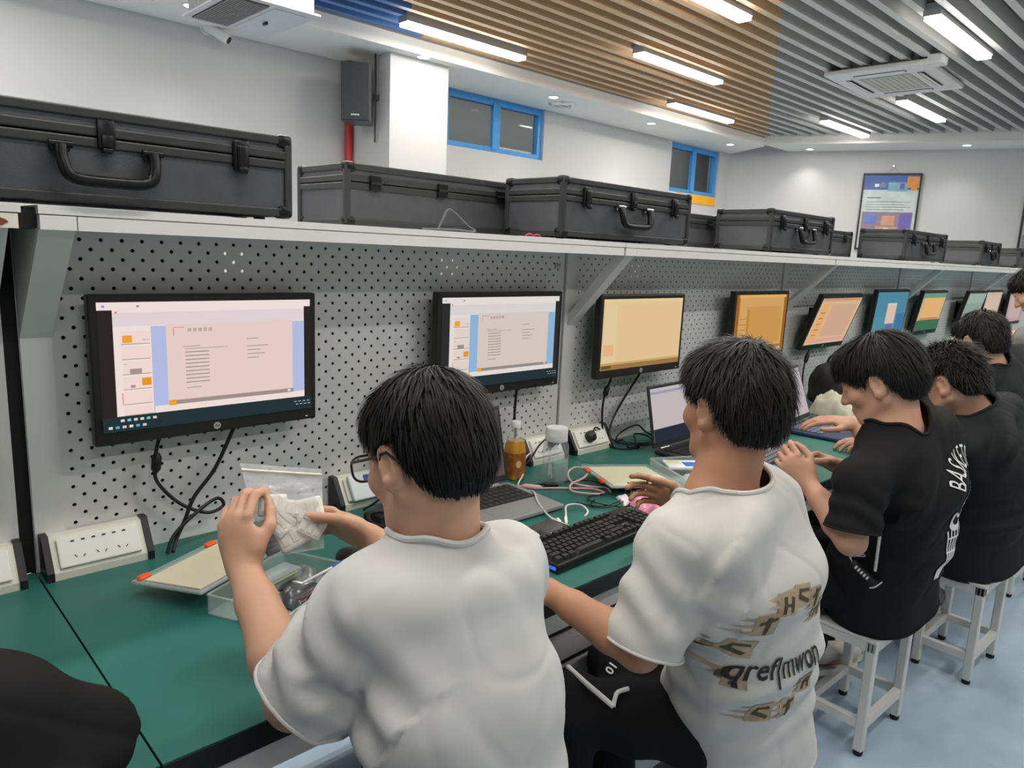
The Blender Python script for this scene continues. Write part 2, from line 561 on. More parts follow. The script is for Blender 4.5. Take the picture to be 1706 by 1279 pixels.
# galvanised air duct box, cut by the top edge
t = thing('duct_box', 'galvanised metal air duct box with grille under the ceiling', 'air duct', (2.03, 4.47, 2.77))
b = MB(); b.bx((-0.245, -0.31, 0.012), (0.245, 0.31, 0.34)); b.obj('casing', M_GALV, t)
b = MB(); b.rbox((0, 0, 0.006), (0.55, 0.68, 0.012), 0.004); b.obj('flange', mat('duct_white', (198, 198, 196), 0.5), t)
MB().bx((-0.235, -0.29, -0.004), (-0.02, 0.29, 0.0)).obj('grille_recess', mat('duct_dark', (70, 66, 64), 0.6), t)
for k in range(14):
    MB().box((-0.228 + k * 0.0155, 0, -0.007), (0.008, 0.57, 0.003), R=Matrix.Rotation(0.5, 3, 'Y')).obj('grille_slat', mat('duct_slat', (124, 120, 116), 0.5), t)
MB().bx((0.02, -0.27, -0.004), (0.22, 0.27, 0.0)).obj('access_panel', mat('duct_white', (198, 198, 196)), t)
MB().rbox((0.10, 0.02, -0.012), (0.012, 0.05, 0.018), 0.003).obj('panel_latch', M_CASEH, t)

# bullet camera on the wall
t = thing('security_camera', 'small white bullet camera on the wall below the duct box', 'camera', (2.26, YW, 2.95))
MB().cyl((0, -0.0, 0.02), (0, -0.015, 0.02), 0.045).obj('mount_plate', M_WPL, t, smooth=True)
MB().tube(smoothline([(0, -0.01, 0.02), (0, -0.06, 0.015), (0.02, -0.09, 0.0)]), 0.014).obj('arm', M_WPL, t, smooth=True)
MB().tube([(-0.02, -0.06, 0.03), (0.1, -0.16, -0.06)], [0.036, 0.034], 16).obj('camera_body', M_WPL, t, smooth=True)
MB().tube([(0.098, -0.158, -0.058), (0.104, -0.163, -0.0625)], [0.026, 0.026], 16).obj('lens', M_BLK, t)

# red pipe in the pillar corner
t = thing('red_pipe', 'red fire pipe running down the corner behind the loudspeaker', 'pipe', (3.42, 5.67, 0))
MB().cyl((0, 0, 0), (0, 0, 2.86), 0.033).obj('pipe', M_RED, t, smooth=True)
MB().lathe((0, 0, 2.78), [(0.036, 0.0), (0.052, 0.03), (0.05, 0.12), (0.04, 0.15), (0.02, 0.16), (0.018, 0.2)], 16).obj('valve_cap', M_RED, t, smooth=True)
MB().cyl((0, 0, 2.97), (0, 0, 2.99), 0.008).obj('valve_stem', M_CASEH, t)

# wall loudspeaker
t = thing('wall_speaker', 'black box loudspeaker hung beside the white pillar', 'speaker', (3.31, 5.34, 2.425), math.radians(-41))
b = MB(); b.prism([(-0.115, -0.14, 0), (0.115, -0.14, 0), (0.10, 0.1, 0), (-0.10, 0.1, 0)], (0, 0, 0), (0, 0, 0.44)); b.obj('cabinet', mat('speaker_cabinet', (74, 76, 80), 0.35, var=0.1), t)
MB().rbox((0, -0.148, 0.22), (0.222, 0.02, 0.43), 0.008).obj('grille', mat('speaker_grille', (58, 60, 64), 0.7, bump=0.4, bscale=900), t)
b = MB()
for k in range(5): b.bx((-0.032 + 0.013 * k, -0.1597, 0.040 + 0.002 * (k % 2)), (-0.022 + 0.013 * k, -0.158, 0.050))
b.obj('badge', M_WPL, t, kind='stuff')
b = MB(); b.bx((0.12, 0.03, -0.13), (0.132, 0.055, 0.55)); b.bx((0.09, 0.03, 0.2), (0.16, 0.07, 0.24)); b.obj('wall_bracket', M_CASEH, t)

# framed posters on the far wall
def poster(yc, zc, w, h, name_label, full=True):
    t = thing('framed_poster', name_label, 'poster', (far_wall_x(yc) - 0.03, yc, zc), math.atan(0.416))
    # local: x out of the wall (-x faces the room), y along the wall
    fr = 0.022
    b = MB()
    b.bx((-0.02, -w / 2, h / 2 - fr), (0.01, w / 2, h / 2)); b.bx((-0.02, -w / 2, -h / 2), (0.01, w / 2, -h / 2 + fr))
    b.bx((-0.02, -w / 2, -h / 2), (0.01, -w / 2 + fr, h / 2)); b.bx((-0.02, w / 2 - fr, -h / 2), (0.01, w / 2, h / 2))
    b.obj('frame', mat('poster_frame', (36, 33, 30), 0.4), t)
    cols = [(206, 214, 210), (58, 92, 170), (236, 146, 40), (120, 176, 190), (150, 120, 140), (108, 84, 180), (96, 120, 200), (214, 150, 120), (232, 232, 228), (120, 120, 124)]
    ms = [mat('poster_ink_%d_%d_%d' % c, c, 0.5, var=0.12, scale=9) for c in cols]
    b = MB()
    W, Hh = w - 2 * fr, h - 2 * fr
    lay = [0]
    def r(u0, v0, u1, v1, mi):
        x = -0.006 - 0.0004 * lay[0]; lay[0] += 1
        y0, y1 = W / 2 - u0 * W, W / 2 - u1 * W
        za, zb = Hh / 2 - v0 * Hh, Hh / 2 - v1 * Hh
        b.quad((x, y0, zb), (x, y1, zb), (x, y1, za), (x, y0, za), mi)
    r(0, 0, 1, 1, 0)
    if full:
        r(0, 0, 1, 0.2, 1); r(0.45, 0.1, 0.8, 0.22, 3); r(0.78, 0.02, 1, 0.17, 2); r(0.86, 0.15, 0.97, 0.21, 2); r(0.66, 0.11, 0.74, 0.19, 5)
        r(0.2, 0.12, 0.28, 0.16, 8); r(0.3, 0.12, 0.4, 0.17, 9)
        r(0.08, 0.3, 0.34, 0.315, 9)
        for k in range(4): r(0.08, 0.36 + 0.035 * k, 0.9 - 0.12 * (k % 2), 0.366 + 0.035 * k, 9)
        r(0.03, 0.5, 0.95, 0.93, 4); r(0.08, 0.53, 0.3, 0.66, 6); r(0.72, 0.52, 0.93, 0.72, 5); r(0.4, 0.55, 0.64, 0.68, 7); r(0.3, 0.7, 0.7, 0.9, 7); r(0.46, 0.72, 0.54, 0.88, 8)
    b.obj('print', ms, t)
    MB().bx((-0.019, -W / 2, -Hh / 2), (-0.017, W / 2, Hh / 2)).obj('glass', clear('poster_glass', (230, 235, 235), 0.05, 0.02), t)
    b = MB(); b.tube([(0.0, 0.06, h / 2), (0.01, 0, h / 2 + 0.09), (0.0, -0.06, h / 2)], 0.003); b.cyl((0.02, 0, h / 2 + 0.09), (-0.02, 0, h / 2 + 0.09), 0.012)
    b.obj('hanger', M_CHROME, t)
poster(3.77, 2.20, 0.70, 1.0, 'framed poster with blue and orange print on the far wall')
poster(2.07, 1.95, 0.66, 1.0, 'second framed poster cut by the right edge of the photo', True)

# ================================================================== WORKBENCH ROW
X1, L = 0.2886, 1.6309
YP, YF, YS = 1.7433, 0.9618, 1.4827       # pegboard face, desk front edge, shelf front edge
ZSB, ZST = 1.4735, 1.5145                 # shelf underside, shelf top
YB = 2.10                                 # back edge of the shelf

def bench_top():      # green mat on a black-edged board; local x from 0 to L
    b = MB()
    b.bx((0.0015, YF, DESK_Z - 0.042), (L - 0.0015, YP - 0.001, DESK_Z - 0.003), 1)
    b.bx((0.0015, YF + 0.002, DESK_Z - 0.003), (L - 0.0015, YP - 0.001, DESK_Z), 0)
    return b.mesh('tabletop', [M_DGREEN, M_EDGE])

def peg_mesh(w, x0, x1, z0, z1, px, pz, pitch):
    """Perforated steel sheet: square cells, every second one with an octagonal hole through the sheet."""
    c = pitch / 2
    V, F = [], []
    ring = [(math.cos(a), math.sin(a)) for a in [math.radians(-22.5 + 45 * k) for k in range(8)]]
    rad, th = 0.0044, 0.0035
    i0 = -int((px - x0) // c); i1 = int((x1 - px) // c)
    j0 = -int((pz - z0) // c); j1 = int((z1 - pz) // c)
    for i in range(i0, i1 + 1):
        for j in range(j0, j1 + 1):
            cx, cz = px + i * c, pz + j * c
            h = c / 2
            o = len(V)
            V += [(cx + h, YP, cz - h), (cx + h, YP, cz + h), (cx - h, YP, cz + h), (cx - h, YP, cz - h)]
            if (i + j) % 2:
                F.append((o + 3, o, o + 1, o + 2))
                continue
            V += [(cx + rad * a, YP, cz + rad * q) for a, q in ring]
            V += [(cx + rad * a, YP + th, cz + rad * q) for a, q in ring]
            r, s = o + 4, o + 12
            # right, top, left, bottom sides
            F += [(o, o + 1, r + 1, r), (o + 1, o + 2, r + 3, r + 2), (o + 2, o + 3, r + 5, r + 4), (o + 3, o, r + 7, r + 6)]
            F += [(o + 1, r + 2, r + 1), (o + 2, r + 4, r + 3), (o + 3, r + 6, r + 5), (o, r, r + 7)]
            for k in range(8):
                k2 = (k + 1) % 8
                F.append((r + k, r + k2, s + k2, s + k))
    xa, xb = px + (i0 - .5) * c, px + (i1 + .5) * c
    za, zb = pz + (j0 - .5) * c, pz + (j1 + .5) * c
    def q(a, b, cc, d):
        o = len(V); V.extend([(a, YP, b), (cc, YP, b), (cc, YP, d), (a, YP, d)]); F.append((o, o + 1, o + 2, o + 3))
    q(0.002, z0 - 0.03, xa, z1 + 0.03); q(xb, z0 - 0.03, w - 0.002, z1 + 0.03); q(xa, z0 - 0.03, xb, za); q(xa, zb, xb, z1 + 0.03)
    # far edge lip so that the sheet has its thickness at the rim
    me = bpy.data.meshes.new('pegboard')
    me.from_pydata(V, [], F)
    me.materials.append(M_PEG)
    me.update()
    return me

ME_TOP = bench_top()
_L = L; L = L + 0.0215; ME_TOP2 = bench_top(); L = _L
ME_PEG = peg_mesh(L, 0.062, L - 0.035, DESK_Z + 0.012, 1.458, 0.102, 1.4363, 0.0409)
def shelf_mesh():
    b = MB(); b.bx((0.0015, YS, ZSB + 0.0265), (L - 0.0015, YB, ZST)); return b.mesh('shelf_board', M_STEEL)
def beam_mesh():
    b = MB()
    b.bx((0.061, YS + 0.001, ZSB), (L - 0.006, YS + 0.035, ZSB + 0.0245)); return b.mesh('shelf_beam', M_STEEL)
def cap_mesh():
    b = MB(); b.bx((0.003, YS, ZSB), (0.059, YS + 0.04, ZSB + 0.0245)); return b.mesh('beam_end_cap', M_STEEL)
def bracket_mesh(x0):
    b = MB(); w = 0.056
    p0 = (x0, YS + 0.012, ZSB); p1 = (x0, YS + 0.05, ZSB); p2 = (x0, YP - 0.006, 1.285); p3 = (x0, YP - 0.006, 1.258)
    b.prism([p0, p1, (x0, YP - 0.006, ZSB), p3] if False else [p0, (x0, YP - 0.002, ZSB), (x0, YP - 0.002, 1.255), (x0, YP - 0.008, 1.255)], (0, 0, 0), (w, 0, 0))
    return b.mesh('bracket', M_STEEL)
def strut_mesh(x0):          # open slanted strut with a raised dark edge rib
    b = MB(); w = 0.044; d = 0.05
    b.prism([(x0, YS + 0.012, ZSB), (x0, YS + 0.012 + d, ZSB), (x0, YP - 0.004, 1.255 + 0.0), (x0, YP - 0.004, 1.215)], (0, 0, 0), (w, 0, 0))
    return b.mesh('bracket', M_STEEL)
def post_mesh(x0):
    b = MB(); b.bx((x0, YP - 0.008, DESK_Z + 0.0005), (x0 + 0.056, YP + 0.045, ZSB)); return b.mesh('post', M_STEEL)
def inset_mesh():
    b = MB()
    ops = [(0.440, 0.502, 1.383, 1.445), (1.105, 1.185, 1.375, 1.445)]
    xs = sorted([0.0] + [o[0] for o in ops] + [o[1] for o in ops] + [L])
    y0, y1 = YP + 0.046, YP + 0.05
    b.bx((0, y0, DESK_Z - 0.04), (L, y1, 1.375)); b.bx((0, y0, 1.445), (L, y1, ZSB + 0.02))
    b.bx((0, y0, 1.375), (ops[0][0], y1, 1.445)); b.bx((ops[0][1], y0, 1.375), (ops[1][0], y1, 1.445)); b.bx((ops[1][1], y0, 1.375), (L, y1, 1.445))
    b.bx((ops[0][0], y0, 1.375), (ops[0][1], y1, 1.383))
    return b.mesh('back_panel', M_DARK)  # rear sheet coloured near-black as the unlit space behind the holes
ME_SHELF, ME_BEAM, ME_CAP, ME_BACK = shelf_mesh(), beam_mesh(), cap_mesh(), inset_mesh()
ME_BR_A, ME_BR_B, ME_STRUT = bracket_mesh(0.003), bracket_mesh(L - 0.075), strut_mesh(0.02)
ME_POST_A, ME_POST_B = post_mesh(0.003), post_mesh(L - 0.075)
def apron_mesh():
    b = MB(); b.bx((0.02, YF + 0.016, DESK_Z - 0.098), (L - 0.02, YF + 0.05, DESK_Z - 0.043)); return b.mesh('apron', M_STEEL)
def leg_mesh(x, y):
    b = MB(); b.bx((x - 0.022, y - 0.022, 0.02), (x + 0.022, y + 0.022, DESK_Z - 0.043)); b.cyl((x, y, 0), (x, y, 0.02), 0.025, 10); return b.mesh('leg', M_STEEL)
ME_APRON = apron_mesh()
ME_LEGS = [leg_mesh(x, y) for x in (0.045, L - 0.045) for y in (YF + 0.04, YP - 0.06)]
b = MB(); b.bx((0.64, YF + 0.03, 0.45), (1.56, YP - 0.2, DESK_Z - 0.0985)); ME_CAB = b.mesh('drawer_cabinet', M_EDGE)
def drawer_mesh(x0, x1, z0, z1):
    b = MB(); b.bx((x0, YF + 0.014, z0), (x1, YF + 0.0299, z1)); return b.mesh('drawer_front', M_STEEL)
ME_DR = [drawer_mesh(0.65, 1.10, 0.575, 0.632), drawer_mesh(1.11, 1.55, 0.575, 0.632), drawer_mesh(0.65, 1.10, 0.465, 0.552), drawer_mesh(1.11, 1.55, 0.465, 0.552)]
b = MB(); b.bx((0.07, YP - 0.03, 0.06), (L - 0.07, YP - 0.02, DESK_Z - 0.0435)); ME_MOD = b.mesh('modesty_panel', M_STEEL)

bench_lbl = ['green-topped white workbench at the left edge of the photo, before the dark gap', 'green-topped white workbench behind the boy holding the clear bag', 'white workbench with the third and fourth monitors of the row',
             'white workbench behind the boys in black T-shirts', 'white workbench fifth along the row with small tilted monitors', 'farthest workbench of the row at the right edge of the photo']
BENCH = []
for i in range(6):
    k = i - 1
    gx = X1 + k * L - (0.022 if k < 0 else 0.0)
    t = thing('workbench', bench_lbl[i], 'workbench', (gx, 0, 0), 0, 'row of white workbenches')
    BENCH.append(t)
    link('tabletop', ME_TOP if k >= 0 else ME_TOP2, t); link('pegboard', ME_PEG, t); link('back_panel', ME_BACK, t); link('shelf_board', ME_SHELF, t)
    link('shelf_beam', ME_BEAM, t); link('beam_end_cap', ME_CAP, t); link('post', ME_POST_A, t)
    link('bracket', ME_BR_A if k <= 0 else ME_STRUT, t)
    if k < 0:
        link('post', ME_POST_B, t); link('bracket', ME_BR_B, t)
        MB().bx((L - 0.018, YP + 0.002, DESK_Z), (L + 0.024, YP + 0.05, ZSB + 0.03)).obj('gap_shade', M_DARK, t)  # dark filler standing in for the shade between the two benches
        MB().bx((L - 0.0015, YS + 0.02, ZSB + 0.002), (L + 0.0245, YB, ZST - 0.004)).obj('shelf_gap_shade', M_DARK, t)  # same shade painted in as a dark filler between the shelf boards
    link('apron', ME_APRON, t); link('modesty_panel', ME_MOD, t)
    for me in ME_LEGS: link('leg', me, t)
    cb = link('drawer_cabinet', ME_CAB, t)
    for me in ME_DR: link('drawer_front', me, cb)
# chipped red mark on the first shelf beam, "3M" on the second panel
b = MB(); b.prism([(L - 0.045, YS - 0.0006, ZSB + 0.010), (L - 0.035, YS - 0.0006, ZSB + 0.018), (L - 0.024, YS - 0.0006, ZSB + 0.014), (L - 0.020, YS - 0.0006, ZSB + 0.010), (L - 0.03, YS - 0.0006, ZSB + 0.004), (L - 0.042, YS - 0.0006, ZSB + 0.004)], (0, 0, 0), (0, 0.002, 0))
b.obj('rust_chip', mat('rust', (128, 66, 52), 0.8), BENCH[0])
b = MB(); b.bx((L - 0.07, YS + 0.0005, ZSB), (L - 0.006, YS + 0.002, ZSB + 0.0245)); b.obj('tape', mat('tape_cream', (226, 222, 206), 0.5), BENCH[0])
vs, fs = text_mesh('3M', 0.028)
MB().add([(v.x + L - 0.042, YP - 0.0006, v.y + 1.428) for v in vs], fs).obj('mark', mat('ink_grey', (90, 92, 92), 0.7), BENCH[1])

# ------------------------------------------------------------------ power outlet boxes at the back of the desk
M_PIN = mat('socket_slot', (40, 40, 42), 0.6)
def outlet(x0, x1, label, loc_y=1.7433, sockets=True):
    w = x1 - x0
    t = thing('outlet_box', label, 'power outlet', (x0, 0, DESK_Z), 0, 'power outlet boxes on the desk')
    yb, yf, yt, zt = YP - 0.009, YP - 0.075, YP - 0.033, 0.083
    prof = lambda x: [(x, yf, 0.0), (x, yf, 0.016), (x, yt, zt), (x, yb, zt), (x, yb, 0.0)]
    b = MB(); b.prism(prof(0.014), (0, 0, 0), (w - 0.028, 0, 0)); b.obj('housing', M_IVORY, t)
    for xx in (0.0, w - 0.0135):
        b = MB(); b.prism([(xx, yf - 0.003, 0.0), (xx, yf - 0.003, 0.019), (xx, yt - 0.002, zt + 0.004), (xx, yb, zt + 0.004), (xx, yb, 0.0)], (0, 0, 0), (0.0135, 0, 0)); b.obj('end_cap', M_BLK, t)
    # socket plate lying on the sloping face
    a = Vector((0, yf, 0.016)); c = Vector((0, yt, zt)); ay = (c - a).normalized(); n = Vector((1, 0, 0)).cross(ay).normalized()
    if n.y > 0: n = -n
    R = Matrix((Vector((1, 0, 0)), ay, n)).transposed()
    mid = (a + c) / 2 + Vector((w / 2, 0, 0))
    b = MB(); b.rbox(mid + n * 0.004, (w - 0.05, (c - a).length - 0.014, 0.008), 0.003, R=R); pl = b.obj('socket_plate', M_WPL, t)
    s = MB()
    for k in range(6):
        s.box(mid + R @ Vector((-w * 0.24 + k * w * 0.096, 0.021, 0.0085)), (0.007, 0.0035, 0.001), R=R)
    for k in range(3):
        for (dx, dy, rr) in ((-0.007, -0.012, 0.6), (0.009, -0.014, -0.7)):
            s.box(mid + R @ Vector((-w * 0.2 + k * w * 0.2 + dx, dy, 0.0085)), (0.0018, 0.007, 0.001), R=R @ Matrix.Rotation(rr, 3, 'Z'))
    s.obj('socket_slots', M_PIN, t)
    return t, mid + Vector((x0, 0, DESK_Z)), n, R
outlet(0.045, 0.262, 'ivory outlet box cut by the left edge of the photo')
outlet(0.296, 0.506, 'ivory outlet box below the large left monitor, no plugs in it')
outlet(1.715, 1.905, 'ivory outlet box half hidden by the amber bottle and clear bottle')
ob4, mid4, n4, R4 = outlet(1.945, 2.165, 'white outlet box with a round black plug just right of the clear bottle')
ob5, mid5, n5, R5 = outlet(0.985, 1.20, 'outlet box with black end panel just left of the spectacled boy\'s face')
outlet(3.58, 3.80, 'outlet box behind the open dark laptop of the boys in black')
# plug in the fourth box
t = thing('power_plug', 'round black power plug in the white outlet box', 'plug', mid4 + n4 * 0.009)
b = MB(); p0 = Vector((-0.02, 0, 0))
b.tube([p0, p0 + n4 * 0.006, p0 + n4 * 0.022, p0 + n4 * 0.03], [0.019, 0.022, 0.02, 0.006], 14); b.obj('plug_body', M_BLK, t, smooth=True)
b = MB(); b.tube(smoothline([p0 + n4 * 0.02, p0 + Vector((0.03, -0.005, 0.035)), (0.09, 0.02, 0.0), (0.15, -0.005, -0.045), (0.2, 0.0, -0.048)]), 0.0032); b.obj('cord', M_CABLE, t, smooth=True)
t = thing('power_plug', 'black power plug in the outlet box behind the clear bottle', 'plug', (1.83, 1.67, 0.815))
b = MB(); b.tube([(0, 0.01, 0), (0, 0, 0.004), (-0.002, -0.016, 0.014), (-0.002, -0.024, 0.018)], [0.017, 0.019, 0.016, 0.006], 14); b.obj('plug_body', M_BLK, t, smooth=True)
b = MB(); b.tube(smoothline([(0, -0.015, 0.012), (-0.03, -0.01, 0.03), (-0.08, -0.012, 0.012), (-0.13, -0.025, -0.02), (-0.17, -0.02, -0.058)]), 0.003); b.obj('cord', M_CABLE, t, smooth=True)
# white device wedge leaning on the fifth box
t = thing('white_adapter', 'white flat adapter with a small blue mark lying on the outlet box', 'adapter', mid5 + n5 * 0.0105)
b = MB(); b.rbox((0.0, 0, 0.008), (0.15, 0.075, 0.014), 0.004); o = b.obj('casing', mat('adapter_white', (214, 222, 226), 0.3), t); o.rotation_euler = R5.to_euler()
b = MB(); b.bx((-0.03, 0.012, 0.0151), (-0.012, 0.03, 0.0156)); o = b.obj('blue_mark', mat('mark_blue', (52, 60, 150), 0.5), t); o.rotation_euler = R5.to_euler()

# ------------------------------------------------------------------ monitors
def screen_mats(cols):
    return [emis('screen_%d_%d_%d' % c, c, 1.0) for c in cols]
def monitor(cx, w, zc, h, yf, label, rects, tilt=0.0, logo=True, cables=None, yaw=0.0):
    """tilt > 0 leans the top towards the room."""
    t = thing('monitor', label, 'monitor', (cx, yf, zc), yaw, 'monitors hung on the pegboards')
    R = Matrix.Rotation(tilt, 3, 'X')
    bz, bb = 0.016, 0.030
    b = MB()
    b.rbox((0, 0.014, 0), (w, 0.028, h), 0.004, R=None)
    o = b.obj('casing', M_BEZ, t); o.rotation_euler = (tilt, 0, 0)
    b = MB(); b.rbox((0, 0.036, 0), (w * 0.62, 0.03, h * 0.66), 0.01); o = b.obj('rear_housing', M_BLK, t); o.rotation_euler = (tilt, 0, 0)
    dy = YP - yf
    b = MB(); b.bx((-0.05, 0.045, -0.05), (0.05, dy - 0.001, 0.05)); b.bx((-0.06, dy - 0.012, -0.07), (0.06, dy - 0.001, 0.07)); b.obj('wall_mount', M_CASEH, t)
    W, Hh = w - 2 * bz, h - bz - bb
    cols = []
    b = MB()
    for q, (u0, v0, u1, v1, c) in enumerate(rects):
        if c not in cols: cols.append(c)
        yy = -0.0006 - 0.00008 * q
        x0, x1 = -W / 2 + u0 * W, -W / 2 + u1 * W
        za, zb = h / 2 - bz - v0 * Hh, h / 2 - bz - v1 * Hh
        b.quad((x0, yy, zb), (x1, yy, zb), (x1, yy, za), (x0, yy, za), cols.index(c))
    o = b.obj('screen', screen_mats(cols), t); o.rotation_euler = (tilt, 0, 0)
    if logo:
        b = MB(); b.cyl((0, 0.001, 0), (0, -0.0025, 0), 0.0085, 20); lo = b.obj('logo', mat('logo_silver', (196, 196, 196), 0.3, metal=0.4), t)
        lo.location = R @ Vector((0, 0, -h / 2 + bb * 0.5)); lo.rotation_euler = (tilt, 0, 0)
        vs, fs = text_mesh('hp', 0.011, 0.25)
        l2 = MB().add([(v.x, -0.0029, v.y + 0.0005) for v in vs], fs).obj('logo_letters', M_DARK, lo)
        b = MB(); b.bx((w / 2 - 0.03, -0.0012, -h / 2 + 0.008), (w / 2 - 0.024, 0, -h / 2 + 0.011)); o = b.obj('power_light', M_WPL, t); o.rotation_euler = (tilt, 0, 0)
    for (pts, rad, plug) in (cables or []):
        b = MB(); b.tube(smoothline([(x - cx, y - yf, z - zc) for x, y, z in pts], 8), rad)
        c = b.obj('cable', M_CABLE, t, smooth=True)
        if plug:
            a = Vector(plug[0]) - Vector((cx, yf, zc)); d = Vector(plug[1]) - Vector((cx, yf, zc))
            b = MB(); b.tube([a, a.lerp(d, 0.2), a.lerp(d, 0.8), d], [0.006, 0.011, 0.011, 0.005], 10); b.obj('cable_plug', M_BLK, c, smooth=True)
    return t

def slide_screen(side, blue, paper, white, bar):
    """A presentation editor: ribbon, thumbnails, a page with a title mark and text lines, a task bar."""
    R = [(0, 0, 1, 1, side), (0, 0.0, 1, 0.06, white), (0.06, 0.06, 0.965, 0.885, white), (0.06, 0.08, 0.965, 0.185, bar), (0.07, 0.09, 0.6, 0.095, paper), (0.07, 0.12, 0.5, 0.124, paper)]
    R += [(0.02, 0.022, 0.032, 0.04, (150, 150, 200)), (0.07, 0.07, 0.08, 0.085, (220, 130, 120)), (0.16, 0.025, 0.17, 0.04, (150, 120, 120))]
    R += [(0.085, 0.19, 0.215, 0.885, white), (0.215, 0.19, 0.965, 0.885, blue), (0.28, 0.18, 0.9, 0.80, paper), (0.22, 0.83, 0.965, 0.885, white)]
    ln = tuple(int(c * 0.72) for c in paper)
    for k, (c1, s) in enumerate([((236, 160, 60), 0), (None, 0), (None, 1), ((230, 150, 40), 2), (None, 0), (None, 0)]):
        v = 0.22 + k * 0.118
        v1 = min(v + 0.105, 0.885)
        R.append((0.09, v1 - 0.006, 0.21, v1, ln)); R.append((0.09, v, 0.21, v1 - 0.006, tuple(min(255, c + 10) for c in paper)))
        if s == 0 and c1: R.append((0.095, v + 0.035, 0.135, v + 0.092, c1)); R.append((0.175, v + 0.07, 0.205, v + 0.074, ln))
        if s == 1: R.append((0.12, v + 0.06, 0.17, v + 0.1, ln)); R.append((0.095, v + 0.02, 0.11, v + 0.024, ln))
        if s == 2: R.append((0.168, v + 0.018, 0.208, v + 0.078, c1)); R.append((0.12, v + 0.07, 0.14, v + 0.09, ln))
    R.append((0.083, 0.70, 0.088, 0.80, (228, 150, 130)))
    R += [(0.31, 0.205, 0.36, 0.21, (210, 140, 130)), (0.31, 0.205, 0.314, 0.27, (210, 140, 130))]
    for k in range(5): R.append((0.375 + k * 0.024, 0.215, 0.392 + k * 0.024, 0.245, tuple(int(c * 0.84) for c in paper)))
    R.append((0.35, 0.36, 0.43, 0.366, ln)); R.append((0.36, 0.38, 0.56, 0.385, ln))
    for k in range(9): R.append((0.36, 0.405 + k * 0.031, 0.47, 0.414 + k * 0.031, ln))
    for k in range(5): R.append((0.655, 0.32 + k * 0.034 + (0.03 if k else 0), 0.655 + (0.06, 0.11, 0.07, 0.09, 0.06)[k], 0.327 + k * 0.034 + (0.03 if k else 0), ln))
    R.append((0.36, 0.70, 0.43, 0.706, ln))
    R += [(0.28, 0.795, 0.9, 0.83, tuple(int(c * 0.70) for c in paper)), (0.28, 0.79, 0.312, 0.835, (232, 160, 50)), (0.866, 0.802, 0.882, 0.82, white)]
    tb = (36, 52, 56)
    R.append((0, 0.885, 1, 1, tb))
    for k in range(6): R.append((0.07 + k * 0.027, 0.905, 0.086 + k * 0.027, 0.925, [(210, 214, 214), (120, 190, 190), (220, 200, 200)][k % 3])); R.append((0.02 + k * 0.028, 0.955, 0.036 + k * 0.028, 0.975, [(214, 220, 220), (90, 170, 190), (226, 190, 190)][k % 3]))
    for k in range(4): R.append((0.9 + k * 0.024, 0.92, 0.915 + k * 0.024, 0.926, (180, 184, 188))); R.append((0.91 + k * 0.022, 0.945, 0.925 + k * 0.022, 0.951, (180, 184, 188)))
    return R
S1 = slide_screen((44, 38, 37), (176, 186, 222), (228, 204, 196), (238, 220, 216), (222, 208, 212))
S2 = slide_screen((46, 46, 48), (140, 178, 212), (212, 198, 190), (226, 216, 212), (214, 210, 210))
monitor(0.656, 0.512, 1.186, 0.322, 1.668, 'largest nearest monitor showing a pinkish slide editor, at the left', S1,
        cables=[([(0.56, 1.705, 1.06), (0.533, 1.70, 1.006), (0.526, 1.70, 0.955), (0.53, 1.70, 0.915), (0.577, 1.70, 0.855), (0.638, 1.70, 0.819), (0.678, 1.70, 0.828), (0.664, 1.70, 0.85), (0.615, 1.69, 0.832), (0.555, 1.68, 0.79), (0.533, 1.665, 0.754)], 0.0042, ((0.531, 1.70, 0.985), (0.526, 1.70, 0.94))),
                ([(0.72, 1.705, 1.04), (0.702, 1.70, 1.005), (0.660, 1.70, 0.925), (0.610, 1.70, 0.865), (0.585, 1.695, 0.815), (0.56, 1.685, 0.775), (0.545, 1.665, 0.755)], 0.0046, None)])
monitor(1.567, 0.532, 1.186, 0.320, 1.668, 'second monitor from the left, with slide editor, above the spectacled boy\'s hair', S2,
        cables=[([(1.67, 1.70, 1.05), (1.665, 1.70, 1.0), (1.662, 1.70, 0.93), (1.66, 1.69, 0.86), (1.62, 1.68, 0.79), (1.58, 1.66, 0.755)], 0.0045, None)])
OR = (214, 180, 128)
S3 = [(0, 0, 1, 1, (222, 194, 148)), (0, 0, 1, 0.05, (226, 200, 150)), (0.02, 0.08, 0.16, 0.9, (222, 200, 156)), (0.2, 0.1, 0.98, 0.86, (224, 192, 144)), (0.02, 0.64, 0.14, 0.8, (228, 176, 134)), (0, 0.9, 1, 0.93, (206, 160, 98)), (0, 0.93, 1, 1, (150, 118, 70)), (0.01, 0.94, 0.12, 0.98, (90, 84, 50))]
monitor(2.262, 0.524, 1.183, 0.303, 1.635, 'third monitor, plain pale orange screen, between the two boys in white', S3,
        cables=[([(2.17, 1.69, 1.06), (2.16, 1.70, 1.0), (2.136, 1.70, 0.957), (2.127, 1.70, 0.88), (2.134, 1.69, 0.79), (2.15, 1.66, 0.755)], 0.0042, ((2.15, 1.70, 0.985), (2.135, 1.70, 0.945))),
                ([(2.36, 1.69, 1.05), (2.341, 1.70, 1.009), (2.224, 1.70, 0.889), (2.166, 1.69, 0.812), (2.16, 1.66, 0.755)], 0.0045, None)])
